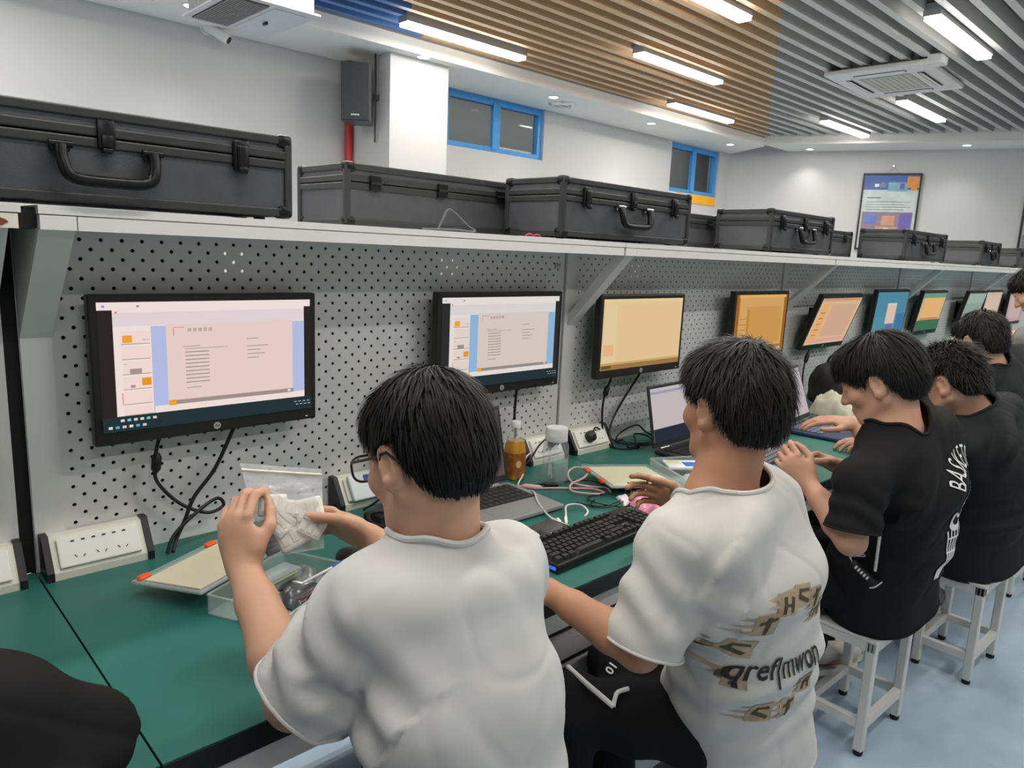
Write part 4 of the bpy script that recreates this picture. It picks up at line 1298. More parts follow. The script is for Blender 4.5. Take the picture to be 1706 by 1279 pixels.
def hair_mesh(name, root, c, R, s, style, n_strand, seed, m):
    """Scalp volume shaped to the cut plus thousands of tapered locks that follow the growth from the crown."""
    c = Vector(c)
    W = lambda x, y, z: c + R @ (Vector((x, y, z)) * s)
    lo = np.array(c) - 0.165 * s; hi = np.array(c) + 0.165 * s
    S = Sdf(lo, hi, 0.004)
    E = lambda x, y, z, a, b, d, k=0.02, op='u': S.add(ell(W(x, y, z), (a * s, b * s, d * s), R), k * s, op)
    vol = style.get('vol', 1.0)
    E(0, -0.015, 0.032, 0.079 * vol, 0.099 * vol, 0.090 * vol)
    E(0, -0.052, -0.012, 0.066 * vol, 0.056 * vol, 0.066)
    fr = style.get('fringe', 1.0)
    E(0, 0.048, 0.058, 0.060, 0.044 * fr, 0.038 * fr, 0.03)
    FULL = S.d.copy()
    # keep face, ears and neck free
    P = np.stack(np.meshgrid(*[S.lo[i] + S.h * np.arange(S.n[i]) for i in range(3)], indexing='ij'), -1).reshape(-1, 3)
    pl = ((P - np.array(c)) @ np.array(R)) / s
    low = (hair_low(pl, style) - pl[:, 2]).reshape(S.d.shape) * s * 0.8
    a = S.d; b = low.astype(F32); k = 0.006
    t = np.clip(0.5 - 0.5 * (a - b) / k, 0, 1)
    S.d = a * (1 - t) + b * t + k * t * (1 - t)
    Vv, Q = S.mesh(2)
    N = vnormals(Vv, Q)
    rg = np.random.default_rng(seed)
    crown = np.array(style.get('crown', (0.01, -0.045, 0.125)))
    Vd = Vv + N * (noise3(Vv, seed, 0.03)[:, None] * 0.0010)
    S.d = FULL
    A = np.linalg.norm(np.cross(Vv[Q[:, 2]] - Vv[Q[:, 0]], Vv[Q[:, 3]] - Vv[Q[:, 1]]), axis=1)
    fc = Vv[Q].mean(1); lf = ((fc - np.array(c)) @ np.array(R)) / s
    dv, _ = tri_sample(S, fc)
    A = np.where(np.abs(dv) < 0.006, A, 0)
    pick = rg.choice(len(Q), n_strand, p=A / A.sum())
    P0 = fc[pick] + rg.normal(size=(n_strand, 3)) * 0.0015
    pl = ((P0 - np.array(c)) @ np.array(R)) / s
    dv, n0 = tri_sample(S, P0)
    fl = pl - crown
    sw = style.get('swirl', 0.4)
    fl = fl + sw * np.stack([-fl[:, 1], fl[:, 0], np.zeros(len(fl))], 1)
    fl = fl / (np.linalg.norm(fl, axis=1, keepdims=True) + 1e-6)
    fl = fl + np.array([0, 0.0, -0.35]) * (1 + (pl[:, 2:] < 0.03))
    D = fl @ np.array(R).T
    clump = rg.normal(size=(220, 3)); cid = ((np.floor(pl / 0.018) @ np.array([7, 13, 29])).astype(int)) % 220
    D = D + (rg.normal(size=D.shape) * 0.45 + clump[cid] * 0.8) * style.get('mess', 0.22)
    D = D - n0 * np.einsum('ij,ij->i', D, n0)[:, None]
    D /= np.linalg.norm(D, axis=1, keepdims=True) + 1e-9
    Lh = style.get('len', 0.045) * s * rg.uniform(0.6, 1.25, n_strand)
    lift = style.get('lift', 0.006) * s * rg.uniform(0.1, 1.5, n_strand) ** 1.3
    wd = style.get('width', 0.0016) * rg.uniform(0.6, 1.4, n_strand)[:, None]
    seg = 4
    def grow(Ls):
        pts = [P0 - n0 * 0.003]
        cur = P0.copy(); dr = D.copy()
        for i in range(seg):
            cur = cur + dr * (Ls / seg)[:, None]
            v, g = tri_sample(S, cur)
            tgt = lift * ((i + 1) / seg) ** 0.8
            cur = cur + g * (tgt - v)[:, None]
            dr = dr + np.array([0, 0, -0.12])
            dr = dr - g * np.einsum('ij,ij->i', dr, g)[:, None]
            dr /= np.linalg.norm(dr, axis=1, keepdims=True) + 1e-9
            pts.append(cur)
        return pts
    for it in range(5):
        pts = grow(Lh)
        tip = ((pts[-1] - np.array(c)) @ np.array(R)) / s
        bad = tip[:, 2] < hair_low(tip, style) - style.get('over', 0.004) * rg.uniform(0, 1.5, n_strand)
        if not bad.any(): break
        Lh = np.where(bad, Lh * 0.6, Lh)
    ok = ~bad
    pts = [p[ok] for p in pts]; n_strand = int(ok.sum()); wd = wd[ok]
    sd = np.cross(n0, D)[ok]
    rows = []
    for i, p in enumerate(pts):
        k = (1 - (i / seg) ** 1.6) * 0.9 + 0.1
        rows.append(p - sd * wd * k); rows.append(p + sd * wd * k)
    SV = np.stack(rows, 1).reshape(-1, 3)
    nr = 2 * (seg + 1)
    base = (np.arange(n_strand) * nr)[:, None]
    SQ = np.concatenate([base + np.array([[2 * i, 2 * i + 1, 2 * i + 3, 2 * i + 2]]) for i in range(seg)], 0)
    AV = np.concatenate([Vd, SV]); AQ = np.concatenate([Q, SQ + len(Vd)])
    return link('hair', np_mesh(name, AV, AQ, m), root)

def drape(Vv, N, J, seed, fold=0.004, noise=0.003):
    """Fabric relief in metres along the normal: large soft undulation, sleeve drag folds, waist creases."""
    d = 0.8 * noise * noise3(Vv, seed, 0.19) + 0.25 * noise * noise3(Vv * np.array([1.0, 1.0, 0.6]), seed + 1, 0.07)
    for sd in ('L', 'R'):
        a, b = V3(J['sh' + sd]), V3(J['el' + sd])
        ab = b - a; ln = np.linalg.norm(ab); ax = ab / ln
        s = (Vv - a) @ ax / ln
        rad = Vv - a - np.outer((Vv - a) @ ax, ax)
        rr = np.linalg.norm(rad, axis=1) + 1e-9
        e1 = np.cross(ax, [0, 0, 1.0]); e1 /= np.linalg.norm(e1); e2 = np.cross(ax, e1)
        th = np.arctan2(rad @ e2, rad @ e1)
        env = np.exp(-((s - 0.45) / 0.42) ** 2) * (rr < 0.16)
        d += fold * env * np.sin(2 * np.pi * (2.6 * s + 0.42 * np.cos(th + 0.6) + 0.10 * np.sin(3 * th)) + seed)
    for q, wl in ((2, 0.24), (3, 0.17)):
        c = noise3(Vv * np.array([1.0, 1.0, 0.75]), seed + 10 + q, wl, 5)
        d -= 0.0018 * np.exp(-(c / 0.22) ** 2)
    pel = V3(J['pel'])
    z = Vv[:, 2] - pel[2]
    env = np.exp(-((z - 0.14) / 0.12) ** 2)
    d += 0.9 * fold * env * np.sin(2 * np.pi * (z / 0.075 + 0.35 * np.sin(Vv[:, 0] * 9 + seed) + 0.25 * np.sin(Vv[:, 1] * 11)))
    return d

def person(spec):
    J = {k: Vector(v) for k, v in spec['J'].items()}
    root = thing('person', spec['label'], 'person', (J['pel'].x, J['pel'].y, 0.0), 0, spec.get('group'))
    off = -Vector((J['pel'].x, J['pel'].y, 0.0))
    h = spec.get('h', 0.005)
    hs = spec.get('hs', 1.0)
    R = rotm(*spec['head'])
    hc = J['head']
    lat = (J['shR'] - J['shL']).normalized()
    fwd = Vector((-lat.y, lat.x, 0)).normalized()
    if fwd.y < 0: fwd = -fwd
    neck = J['c7'] + fwd * 0.035 + Vector((0, 0, -0.008))
    up = (neck - J['pel']).normalized()
    shm = (J['shL'] + J['shR']) / 2
    slouch = spec.get('slouch', 0.035)
    waist = J['pel'].lerp(neck, 0.33) - fwd * slouch * 0.7
    chest = J['pel'].lerp(neck, 0.62) - fwd * slouch
    uch = J['pel'].lerp(neck, 0.84) - fwd * slouch * 0.5
    half = (J['shR'] - J['shL']).length / 2
    bw = spec.get('bw', 1.0)
    pts = [v for v in J.values()]
    lo = [min(p[i] for p in pts) - 0.21 for i in range(3)]; hi = [max(p[i] for p in pts) + 0.21 for i in range(3)]
    lo[2] = max(lo[2], -0.03); hi[2] = hc.z + 0.19
    # ---------------- body
    S = Sdf(lo, hi, h)
    W = add_head(S, hc, R, hs)
    S.add(cone(W(0, -0.022, -0.045), neck + Vector((0, 0, -0.03)), 0.052 * hs, 0.064), 0.02)
    S.add(cone(W(0, 0.0, -0.06), neck + fwd * 0.012 + Vector((0, 0, -0.05)), 0.042 * hs, 0.055 * hs), 0.02)
    S.add(ell(neck + Vector((0, 0, -0.050)), (0.078, 0.062, 0.045)), 0.03)
    bw = bw * min(1.0, spec.get('shirt_w', 1.0))
    st = [(J['pel'], 0.135, 0.09), (waist, 0.115, 0.08), (chest, 0.125, 0.085), (uch - Vector((0, 0, 0.01)), (half - 0.02) / bw, 0.058), (neck + Vector((0, 0, -0.06)), 0.055, 0.05)]
    for (a, la, da), (b, lb, db) in zip(st[:-1], st[1:]):
        S.add(loft(a, b, la * bw, lb * bw, da * bw, db * bw, lat), 0.03)
    aw = spec.get('aw', 1.0)
    for sd in ('L', 'R'):
        sh, el, wr = J['sh' + sd], J['el' + sd], J['wr' + sd]
        S.add(ell(sh, (0.040, 0.040, 0.040)), 0.02)
        S.add(cone(sh, sh.lerp(el, 0.5), 0.041 * aw, 0.041 * aw), 0.02); S.add(cone(sh.lerp(el, 0.5), el, 0.041 * aw, 0.039 * aw), 0.012)
        q = el.lerp(wr, 0.30)
        S.add(cone(el, q, 0.039 * aw, 0.041 * aw), 0.014); S.add(cone(q, el.lerp(wr, 0.72), 0.041 * aw, 0.031 * aw), 0.01)
        S.add(cone(el.lerp(wr, 0.72), wr, 0.031 * aw, 0.0245 * aw), 0.01)
        if 'hand' + sd in spec:
            hd = dict(spec['hand' + sd])
            add_hand(S, wr, **hd)
        hp, kn, an = J['hip' + sd], J['kn' + sd], J['an' + sd]
        S.add(cone(hp, kn, 0.072, 0.050), 0.03); S.add(cone(kn, an, 0.046, 0.034), 0.02)
        ft = J['ft' + sd]
        S.add(cone(an + Vector((0, 0, -0.03)), ft, 0.032, 0.026), 0.02)
    Vv, Q = S.mesh(2)
    me = np_mesh('body', Vv + np.array(off), Q, spec['skin'])
    link('body', me, root)
    # eyes
    for sx in (-1, 1):
        b = MB(); p = W(sx * 0.0305, 0.0805, 0.0) + off; d = R @ Vector((0, 1, -0.15)).normalized()
        b.tube([p - d * 0.0105, p - d * 0.006, p, p + d * 0.006, p + d * 0.0095], [0.002, 0.0086, 0.0108, 0.0086, 0.0046], 12, 0)
        b.tube([p + d * 0.0094, p + d * 0.0106], [0.0048, 0.002], 12, 1)
        b.obj('eye', [M_EYE, M_IRIS], root, smooth=True)
    # hair
    ho = hair_mesh('hair', root, hc + off, R, hs, spec['hair'], spec.get('strands', 5000), spec['seed'], spec.get('hairm', M_HAIR))
    # ---------------- shirt
    sh_h = spec.get('h_cloth', 0.0062)
    T = Sdf(lo, [hi[0], hi[1], neck.z + 0.16], sh_h)
    ws = spec.get('shirt_w', 1.0)
    hemp = J['pel'] - up * spec.get('hem', 0.07)
    belly = spec.get('belly', 0.0)
    st = [(hemp, 0.180 * ws, 0.142 * ws + belly), (J['pel'].lerp(neck, 0.16), 0.174 * ws, 0.135 * ws + belly), (waist, 0.166 * ws, 0.124 * ws + belly), (chest, 0.172 * ws, 0.124 * ws), (uch, half + 0.022, 0.094), (neck + Vector((0, 0, -0.075)), 0.098, 0.080), (neck + Vector((0, 0, -0.035)), 0.074, 0.066), (neck + Vector((0, 0, 0.03)), 0.062, 0.060)]
    for i, ((a, la, da), (b, lb, db)) in enumerate(zip(st[:-1], st[1:])):
        T.add(loft(a, b, la, lb, da, db, lat), 0.035 if i else 0.0)
    sl = spec.get('sleeve', 0.80); sr = spec.get('sleeve_r', (0.066, 0.075))
    cuts = []
    for sd in ('L', 'R'):
        sh, el = J['sh' + sd], J['el' + sd]
        T.add(ell(sh + Vector((0, 0, 0.000)), (0.062, 0.062, 0.060)), 0.045)
        d = (el - sh).normalized(); ln = (el - sh).length
        dr = Vector((0, 0, -1)) * spec.get('sag', 0.012)
        T.add(cone(sh, sh + d * (ln * sl + 0.02) + dr, sr[0], sr[1]), spec.get('sleeve_k', 0.028))
        T.add(cone(sh.lerp(neck, 0.45) + Vector((0, 0, spec.get('trap', -0.022))), sh, 0.050, 0.052), 0.03)
        cn = (d + Vector(spec.get('cuffn' + sd, (0, 0, 0)))).normalized()
        cuts.append((V3(sh + d * ln * sl + dr), V3(cn), sr[1] + 0.035))
    Vv, Q = T.mesh(3)
    N = vnormals(Vv, Q)
    Vv = Vv + N * drape(Vv, N, J, spec['seed'], spec.get('fold', 0.005), spec.get('noise', 0.003))[:, None]
    if 'ridges' in spec:
        for (pl, wdt, amp) in spec['ridges']:
            pl = np.array(smoothline(pl, 6), float)
            dist = np.min(np.linalg.norm(Vv[:, None, :] - pl[None, :, :], axis=2), axis=1)
            Vv = Vv + N * (amp * np.exp(-(dist / wdt) ** 2))[:, None]
    N = vnormals(Vv, Q)
    nb = V3(neck + Vector((0, 0, -0.025))); nax = V3((W(0, -0.02, -0.05) - neck).normalized()) * 0.75 + np.array([0, 0, 0.25]) + V3(fwd) * spec.get('neck_tilt', 0.06)
    nax /= np.linalg.norm(nax)
    rn = spec.get('rn', 0.070)
    def field(P, Nn):
        f = np.full(len(P), -1.0)
        for (c0, n0, r0) in cuts:
            q = P - c0
            s_ = q @ n0
            radv = q - np.outer(s_, n0)
            rr = np.linalg.norm(radv, axis=1)
            out = np.einsum('ij,ij->i', radv, Nn) / (rr + 1e-9)
            m = (rr < r0) & (s_ > -0.02) & (s_ < 0.12) & ((out > -0.1) | (s_ > 0.012) & (rr < r0 - 0.03))
            f = np.where(m, np.maximum(f, s_), f)
        q = P - nb
        s_ = q @ nax
        rad = np.linalg.norm(q - np.outer(s_, nax), axis=1)
        fn = np.where(s_ > -0.09, rn - rad, -1.0)
        f = np.maximum(f, fn)
        f = np.maximum(f, -((P - V3(hemp)) @ V3(up)))
        return f
    Vv, Fq = clip_mesh(Vv, Q, lambda P: field(P, N))
    me = np_mesh('t_shirt', Vv, Fq, spec['shirt'])
    bvh = None
    if 'prints' in spec:
        bmx = bmesh.new(); bmx.from_mesh(me); bvh = BVHTree.FromBMesh(bmx); bmx.free()
    loops = boundary_loops(me)
    me.transform(Matrix.Translation(off))
    so = link('t_shirt', me, root)
    md = so.modifiers.new('cloth', 'SOLIDIFY'); md.thickness = 0.003; md.offset = -1
    # ribbed collar, cuffs and hem as welts along the openings
    for lp in loops:
        cen = sum(lp, Vector()) / len(lp)
        n = len(lp)
        step = max(1, n // 90)
        pts = [sum((lp[(i + k) % n] for k in range(-3, 4)), Vector()) / 7 + off for i in range(0, n, step)]
        near_neck = (cen - J['c7']).length < 0.12
        b = MB(); b.tube(pts, 0.0052 if near_neck else 0.0032, 8, closed=True)
        b.obj('collar' if near_neck else 'hem', spec.get('rib', spec['shirt']), so, smooth=True)
    # ---------------- trousers
    Bz = Sdf(lo, [hi[0], hi[1], J['pel'].z + 0.2], 0.008)
    wt = J['pel'] + up * 0.08
    wq = min(1.0, ws)
    Bz.add(loft(J['pel'] - up * 0.05, wt, 0.152 * wq, 0.125 * wq, 0.112 * wq, 0.095 * wq, lat), 0.0)
    for sd in ('L', 'R'):
        hp, kn, an = J['hip' + sd], J['kn' + sd], J['an' + sd]
        hp2 = hp + Vector((0, 0, -0.0))
        Bz.add(cone(hp2, kn, 0.086, 0.066), 0.03)
        e = kn.lerp(an, spec.get('leg_len', 0.9))
        Bz.add(cone(kn, e, 0.064, spec.get('leg_r', 0.056)), 0.03)
    Vv, Q = Bz.mesh(2)
    N = vnormals(Vv, Q)
    Vv = Vv + N * (0.004 * noise3(Vv, spec['seed'] + 5, 0.11))[:, None]
    tr = link('trousers', np_mesh('trousers', Vv + np.array(off), Q, spec['trousers']), root)
    # ---------------- shoes
    for sd in ('L', 'R'):
        an, ft = J['an' + sd], J['ft' + sd]
        d = (ft - an); d.z = 0; d.normalize()
        pit = spec.get('shoe_pitch', 0.0)
        d3 = (d * math.cos(pit) + Vector((0, 0, -1)) * math.sin(pit)).normalized()
        upv = (Vector((0, 0, 1)) - d3 * d3.z).normalized(); sv = d3.cross(upv)
        Rm = Matrix((sv, d3, upv)).transposed()
        heel = an - d3 * 0.035 - upv * 0.045
        Z = Sdf(np.array(an) - 0.24, np.array(an) + 0.24, 0.005)
        Z.add(cone(heel + upv * 0.03, heel + d3 * 0.20 + upv * 0.005, 0.036, 0.033), 0.0)
        Z.add(cone(an + upv * 0.01, heel + d3 * 0.06 + upv * 0.02, 0.038, 0.038), 0.02)
        Z.add(ell(heel + d3 * 0.10 - upv * 0.065, (0.2, 0.25, 0.04), Rm), 0.004, 's')
        Vv, Q = Z.mesh(2)
        sh = link('shoe', np_mesh('shoe', Vv + np.array(off), Q, spec['shoe']), root)
        b = MB()
        ol = []
        for k in range(20):
            a = 2 * math.pi * k / 20
            x = 0.041 * math.cos(a) * (1.0 if math.sin(a) > 0 else 0.86); yv = 0.145 * math.sin(a)
            ol.append(heel + d3 * (0.087 + yv) + sv * x - upv * 0.028 + off)
        b.prism(ol, (0, 0, 0), -upv * 0.022)
        b.obj('sole', spec.get('sole', mat('sole_white', (206, 202, 190), 0.6)), sh, smooth=True)
    # ---------------- prints on the shirt
    if bvh is not None:
        for (nm, polys, origin, ux, uy, m) in spec['prints']:
            ux, uy = Vector(ux).normalized(), Vector(uy).normalized(); dn = uy.cross(ux)      # towards the body
            V, F = [], []
            for (vs, fs) in polys:
                bm2 = bmesh.new()
                bv = [bm2.verts.new((v[0], v[1], 0)) for v in vs]
                for f in fs:
                    try: bm2.faces.new([bv[i] for i in f])
                    except ValueError: pass
                bmesh.ops.triangulate(bm2, faces=bm2.faces)
                for _ in range(3):
                    le = [e for e in bm2.edges if e.calc_length() > 0.02]
                    if not le: break
                    bmesh.ops.subdivide_edges(bm2, edges=le, cuts=1)
                    bmesh.ops.triangulate(bm2, faces=bm2.faces)
                bm2.verts.index_update()
                o = len(V); hit = []
                for v in bm2.verts:
                    p = Vector(origin) + ux * v.co.x + uy * v.co.y
                    r = bvh.ray_cast(p + dn * -0.4, dn, 0.9)
                    if r[0] is None: hit.append(False); V.append(p + off)
                    else: hit.append(True); V.append(r[0] + r[1] * (0.0016 if 'ring' in nm else 0.0030) + off)
                for f in bm2.faces:
                    idx = [v.index for v in f.verts]
                    if all(hit[i] for i in idx): F.append([o + i for i in idx])
                bm2.free()
            if F:
                me = bpy.data.meshes.new(nm); me.from_pydata([tuple(v) for v in V], [], F); me.materials.append(m); me.update()
                link(nm, me, so, kind='stuff')
    return root, W, R, off, so

# ================================================================== THE CAST
SK1 = skin_mat('skin_light', (196, 152, 126), 1)
SK2 = skin_mat('skin_tan', (178, 130, 102), 1)
SK3 = skin_mat('skin_warm', (186, 142, 118), 1)
C_WHITE = cloth_mat('shirt_white', (190, 190, 188))
C_WHITE2 = cloth_mat('shirt_offwhite', (194, 193, 189))
C_BLACK = cloth_mat('shirt_black', (30, 30, 31))
C_BLACK2 = cloth_mat('shirt_black_faded', (37, 40, 41))
C_BLACK3 = cloth_mat('shirt_charcoal', (40, 42, 44))
C_GREYT = cloth_mat('shirt_grey', (126, 126, 122))
T_BLACK = cloth_mat('trousers_black', (25, 25, 27))
T_DARK = cloth_mat('trousers_navy', (30, 33, 40))
SHOE_W = mat('shoe_canvas', (196, 190, 178), 0.7, var=0.12, scale=20)
SHOE_G = mat('shoe_grey', (120, 112, 106), 0.7, var=0.12, scale=20)
SHOE_B = mat('shoe_black', (34, 33, 34), 0.6)

def legs(pel, kL, kR, aL, aR, fd=(0, 1, 0)):
    p = Vector(pel); fd = Vector(fd)
    d = dict(hipL=p + Vector((-0.09, 0.02, -0.01)), hipR=p + Vector((0.09, 0.02, -0.01)), knL=kL, knR=kR, anL=aL, anR=aR)
    d['ftL'] = Vector(aL) + fd * 0.13 + Vector((0, 0, -0.055)); d['ftR'] = Vector(aR) + fd * 0.13 + Vector((0, 0, -0.055))
    return d

# ---- boy 1: white T-shirt, spectacles, holding up the clear bag
J1 = dict(head=(0.609, 0.796, 1.188), c7=(0.603, 0.729, 1.073), shL=(0.500, 0.769, 1.002), shR=(0.730, 0.757, 0.997), elL=(0.428, 0.843, 0.853), wrL=(0.452, 1.059, 0.959), elR=(0.752, 0.877, 0.888), wrR=(0.653, 1.002, 0.975), pel=(0.585, 0.60, 0.51))
J1.update(legs(J1['pel'], (0.50, 1.00, 0.50), (0.72, 1.00, 0.50), (0.50, 0.98, 0.09), (0.72, 0.98, 0.09)))
HL = Vector((0.489, 1.072, 1.044)) - Vector(J1['wrL']); HR = Vector((0.563, 1.024, 1.026)) - Vector(J1['wrR'])
B1, W1, R1, O1, S1o = person(dict(label='person in plain white T-shirt and dark spectacles holding up a clear bag of parts', J=J1, h=0.0045, head=(-6, 22, 4), seed=11, skin=SK1, shirt=C_WHITE, trousers=T_BLACK, shoe=SHOE_W,
    handL=dict(fdir=(0.0, 0.42, 0.90), ndir=(0.86, 0.5, -0.1), side=-1, curl=(0.78, 0.82, 0.86, 0.9), thumb=(0.95, 0.9), s=0.94),
    handR=dict(fdir=(-0.50, 0.78, 0.32), ndir=(-0.80, -0.35, -0.45), side=1, curl=(0.62, 0.7, 0.75, 0.8), thumb=(0.8, 0.7), s=0.94),
    hair=dict(vol=1.0, fringe=1.0, crown=(0.01, -0.05, 0.13), len=0.05, mess=0.22, lift=0.007, nape=-0.006, swirl=0.5), strands=7000,
    sleeve=0.84, sleeve_r=(0.064, 0.080), fold=0.007, noise=0.003, shirt_w=0.80, slouch=0.02, hem=0.10, hs=0.97,
    ridges=[([(0.399, 0.823, 0.945),(0.405, 0.785, 0.927),(0.434, 0.746, 0.944),(0.464, 0.741, 0.979)],.013,.008),([(0.390, 0.836, 0.904),(0.400, 0.792, 0.882),(0.428, 0.741, 0.901),(0.459, 0.724, 0.951)],.013,.008),([(0.401, 0.796, 0.845),(0.424, 0.747, 0.851),(0.452, 0.717, 0.895)],.013,.006),([(0.471, 0.744, 1.017),(0.453, 0.733, 0.962),(0.446, 0.710, 0.901)],.008,-.004),([(0.569, 0.707, 1.022),(0.621, 0.687, 1.028),(0.702, 0.687, 1.007)],.012,.004),([(0.469, 0.691, 0.967),(0.498, 0.654, 0.933),(0.497, 0.627, 0.881)],.03,.005)]))

# spectacles


fm = MB()
M_SPEC = mat('spectacle_frame', (30, 28, 28), 0.3)
def wp(x, y, z): return W1(x, y, z) + O1
for sx in (-1, 1):
    ring = []
    for k in range(24):
        a = 2 * math.pi * k / 24
        ca, sa = math.cos(a), math.sin(a)
        rr = 1.0 / (abs(ca) ** 3 + abs(sa) ** 3) ** (1 / 3)
        ring.append(wp(sx * (0.034 + 0.025 * ca * rr * 1.0), 0.108 - 0.006 * (ca * sx > 0) * abs(ca), -0.004 + 0.0195 * sa * rr))
    fm.tube(ring, 0.0019, 6, closed=True)
    fm.tube([wp(sx * 0.060, 0.102, 0.006), wp(sx * 0.070, 0.090, 0.006), wp(sx * 0.0775, 0.03, 0.004), wp(sx * 0.083, -0.010, 0.006), wp(sx * 0.081, -0.032, -0.012)], 0.0021, 6)
fm.tube([wp(-0.010, 0.108, 0.0), wp(0, 0.110, 0.004), wp(0.010, 0.108, 0.0)], 0.0018, 6)
sp = fm.obj('spectacles', M_SPEC, B1, smooth=True)
for sx in (-1, 1):
    lm = MB(); ol = []
    for k in range(20):
        a = 2 * math.pi * k / 20; ca, sa = math.cos(a), math.sin(a); rr = 1.0 / (abs(ca) ** 3 + abs(sa) ** 3) ** (1 / 3)
        ol.append(wp(sx * (0.034 + 0.024 * ca * rr), 0.107, -0.004 + 0.0185 * sa * rr))
    lm.prism(ol, (0, 0, 0), R1 @ Vector((0, 0.0012, 0))); lm.obj('lens', clear('spectacle_lens', (220, 225, 230), 0.03, 0.06), sp)

# ---- boy 2: white T-shirt with a printed back
J2 = dict(head=(1.299, 0.710, 1.195), c7=(1.258, 0.660, 1.066), shL=(1.137, 0.716, 0.940), shR=(1.440, 0.677, 0.937), elL=(1.072, 0.728, 0.739), wrL=(1.000, 0.902, 0.813), elR=(1.50, 0.80, 0.80), wrR=(1.521, 0.919, 0.860), pel=(1.37, 0.66, 0.51))
J2.update(legs(J2['pel'], (1.07, 0.89, 0.535), (1.24, 0.895, 0.56), (1.09, 0.91, 0.09), (1.28, 0.92, 0.09)))
def ring_print():
    """Blocky letter-like shapes on a ring with streaks running left: (tan polys, dark polys)."""
    tan, dark = [], []
    for k, a in enumerate((200, 168, 140, 112, 88, 62, 36, 250, 285, 320)):
        a = math.radians(a)
        c = Vector((0.100 * math.cos(a), 0.125 * math.sin(a)))
        w, h = 0.024, 0.019
        tan.append(([(c.x - w, c.y - h), (c.x + w * 0.9, c.y - h * 1.1), (c.x + w, c.y + h), (c.x - w * 0.8, c.y + h * 1.15)], [(0, 1, 2, 3)]))
        for j in (-1, 0, 1):
            yy = c.y + j * h * 0.7
            ln = 0.016 + 0.014 * ((k * 7 + j * 3) % 4) / 3
            tan.append(([(c.x - w - ln, yy), (c.x - w * 0.6, yy - 0.0045), (c.x - w * 0.6, yy + 0.0045)], [(0, 1, 2)]))
        if k % 3 == 1:
            dark.append(([(c.x - w * .7, c.y - h * .1), (c.x - w * .4, c.y + h * .2), (c.x + w * .6, c.y - h * .5), (c.x + w * .4, c.y - h * .8)], [(0, 1, 2, 3)])); dark.append(([(c.x - w * .5, c.y + h * .75), (c.x - w * .4, c.y + h * .45), (c.x + w * .7, c.y + h * .3), (c.x + w * .6, c.y + h * .6)], [(0, 1, 2, 3)])); dark.append(([(c.x - w * .7, c.y - h * .1), (c.x - w * .4, c.y + h * .75), (c.x - w * .25, c.y + h * .6), (c.x - w * .4, c.y + h * .0)], [(0, 1, 2, 3)])); continue
        if k % 3 == 2:
            dark.append(([(c.x - w * .2, c.y - h * .9), (c.x + w * .05, c.y - h * .9), (c.x + w * .3, c.y + h * .9), (c.x - w * .1, c.y + h * .9)], [(0, 1, 2, 3)])); dark.append(([(c.x - w * .6, c.y + h * .4), (c.x + w * .7, c.y + h * .9), (c.x + w * .7, c.y + h * .6), (c.x - w * .6, c.y + h * .1)], [(0, 1, 2, 3)])); continue
        dark.append(([(c.x - w * 0.55, c.y - h * 0.8), (c.x - w * 0.30, c.y - h * 0.8), (c.x - w * 0.05, c.y + h * 0.8), (c.x - w * 0.35, c.y + h * 0.8)], [(0, 1, 2, 3)]))
        dark.append(([(c.x + w * 0.2, c.y - h * 0.7), (c.x + w * 0.42, c.y - h * 0.9), (c.x + w * 0.6, c.y + h * 0.6), (c.x + w * 0.35, c.y + h * 0.75)], [(0, 1, 2, 3)]))
        dark.append(([(c.x - w * 0.3, c.y - h * 0.1), (c.x + w * 0.5, c.y - h * 0.25), (c.x + w * 0.5, c.y + h * 0.05), (c.x - w * 0.3, c.y + h * 0.15)], [(0, 1, 2, 3)]))
    return tan, dark
tan2, dark2 = ring_print()
vs, fs = text_mesh('qref|mwon', 0.046, 0.0, bold=0.0005)
vs = [(v.x * 1.0, v.y * (1.25 if v.y > 0 else 1.7) - 0.02, 0) for v in vs]
po = Vector((1.27, 0.45, 0.745)); pux = (1, 0.0, 0); puy = (0, 0.0, 1)
M_TAN = mat('print_tan', (170, 150, 124), 0.8, var=0.2, scale=30); M_OLV = mat('print_olive', (72, 68, 52), 0.8, var=0.2, scale=40); M_INK = mat('print_ink', (40, 36, 38), 0.8)
B2, W2, R2, O2, S2o = person(dict(label='person in white T-shirt with tan lettering printed in a ring on the back', J=J2, h=0.005, hs=1.04, head=(14, 6, 0), seed=23, skin=SK2, shirt=C_WHITE2, trousers=T_BLACK, shoe=SHOE_W,
    handL=dict(fdir=(-0.6, 0.75, 0.1), ndir=(0.2, 0.1, -0.95), side=1, curl=(0.3, 0.35, 0.4, 0.45)),
    handR=dict(fdir=(-0.25, 0.8, 0.3), ndir=(-0.9, -0.1, -0.2), side=1, curl=(0.35, 0.5, 0.6, 0.65)),
    hair=dict(vol=1.02, fringe=1.1, crown=(0.0, -0.05, 0.13), len=0.048, mess=0.3, lift=0.011, nape=0.0, swirl=0.3), strands=7000, hairm=M_HAIR2,
    sleeve=0.86, sleeve_r=(0.068, 0.080), fold=0.005, noise=0.003, shirt_w=0.92, rn=0.087, slouch=0.045, hem=0.10, neck_drop=-0.006, sag=0.02,
    prints=[('print_ring', tan2, po, pux, puy, M_TAN), ('print_strokes', dark2, po + Vector((0, -0.0, 0)), pux, puy, M_OLV), ('print_word', [(vs, fs)], po, pux, puy, M_INK)]))

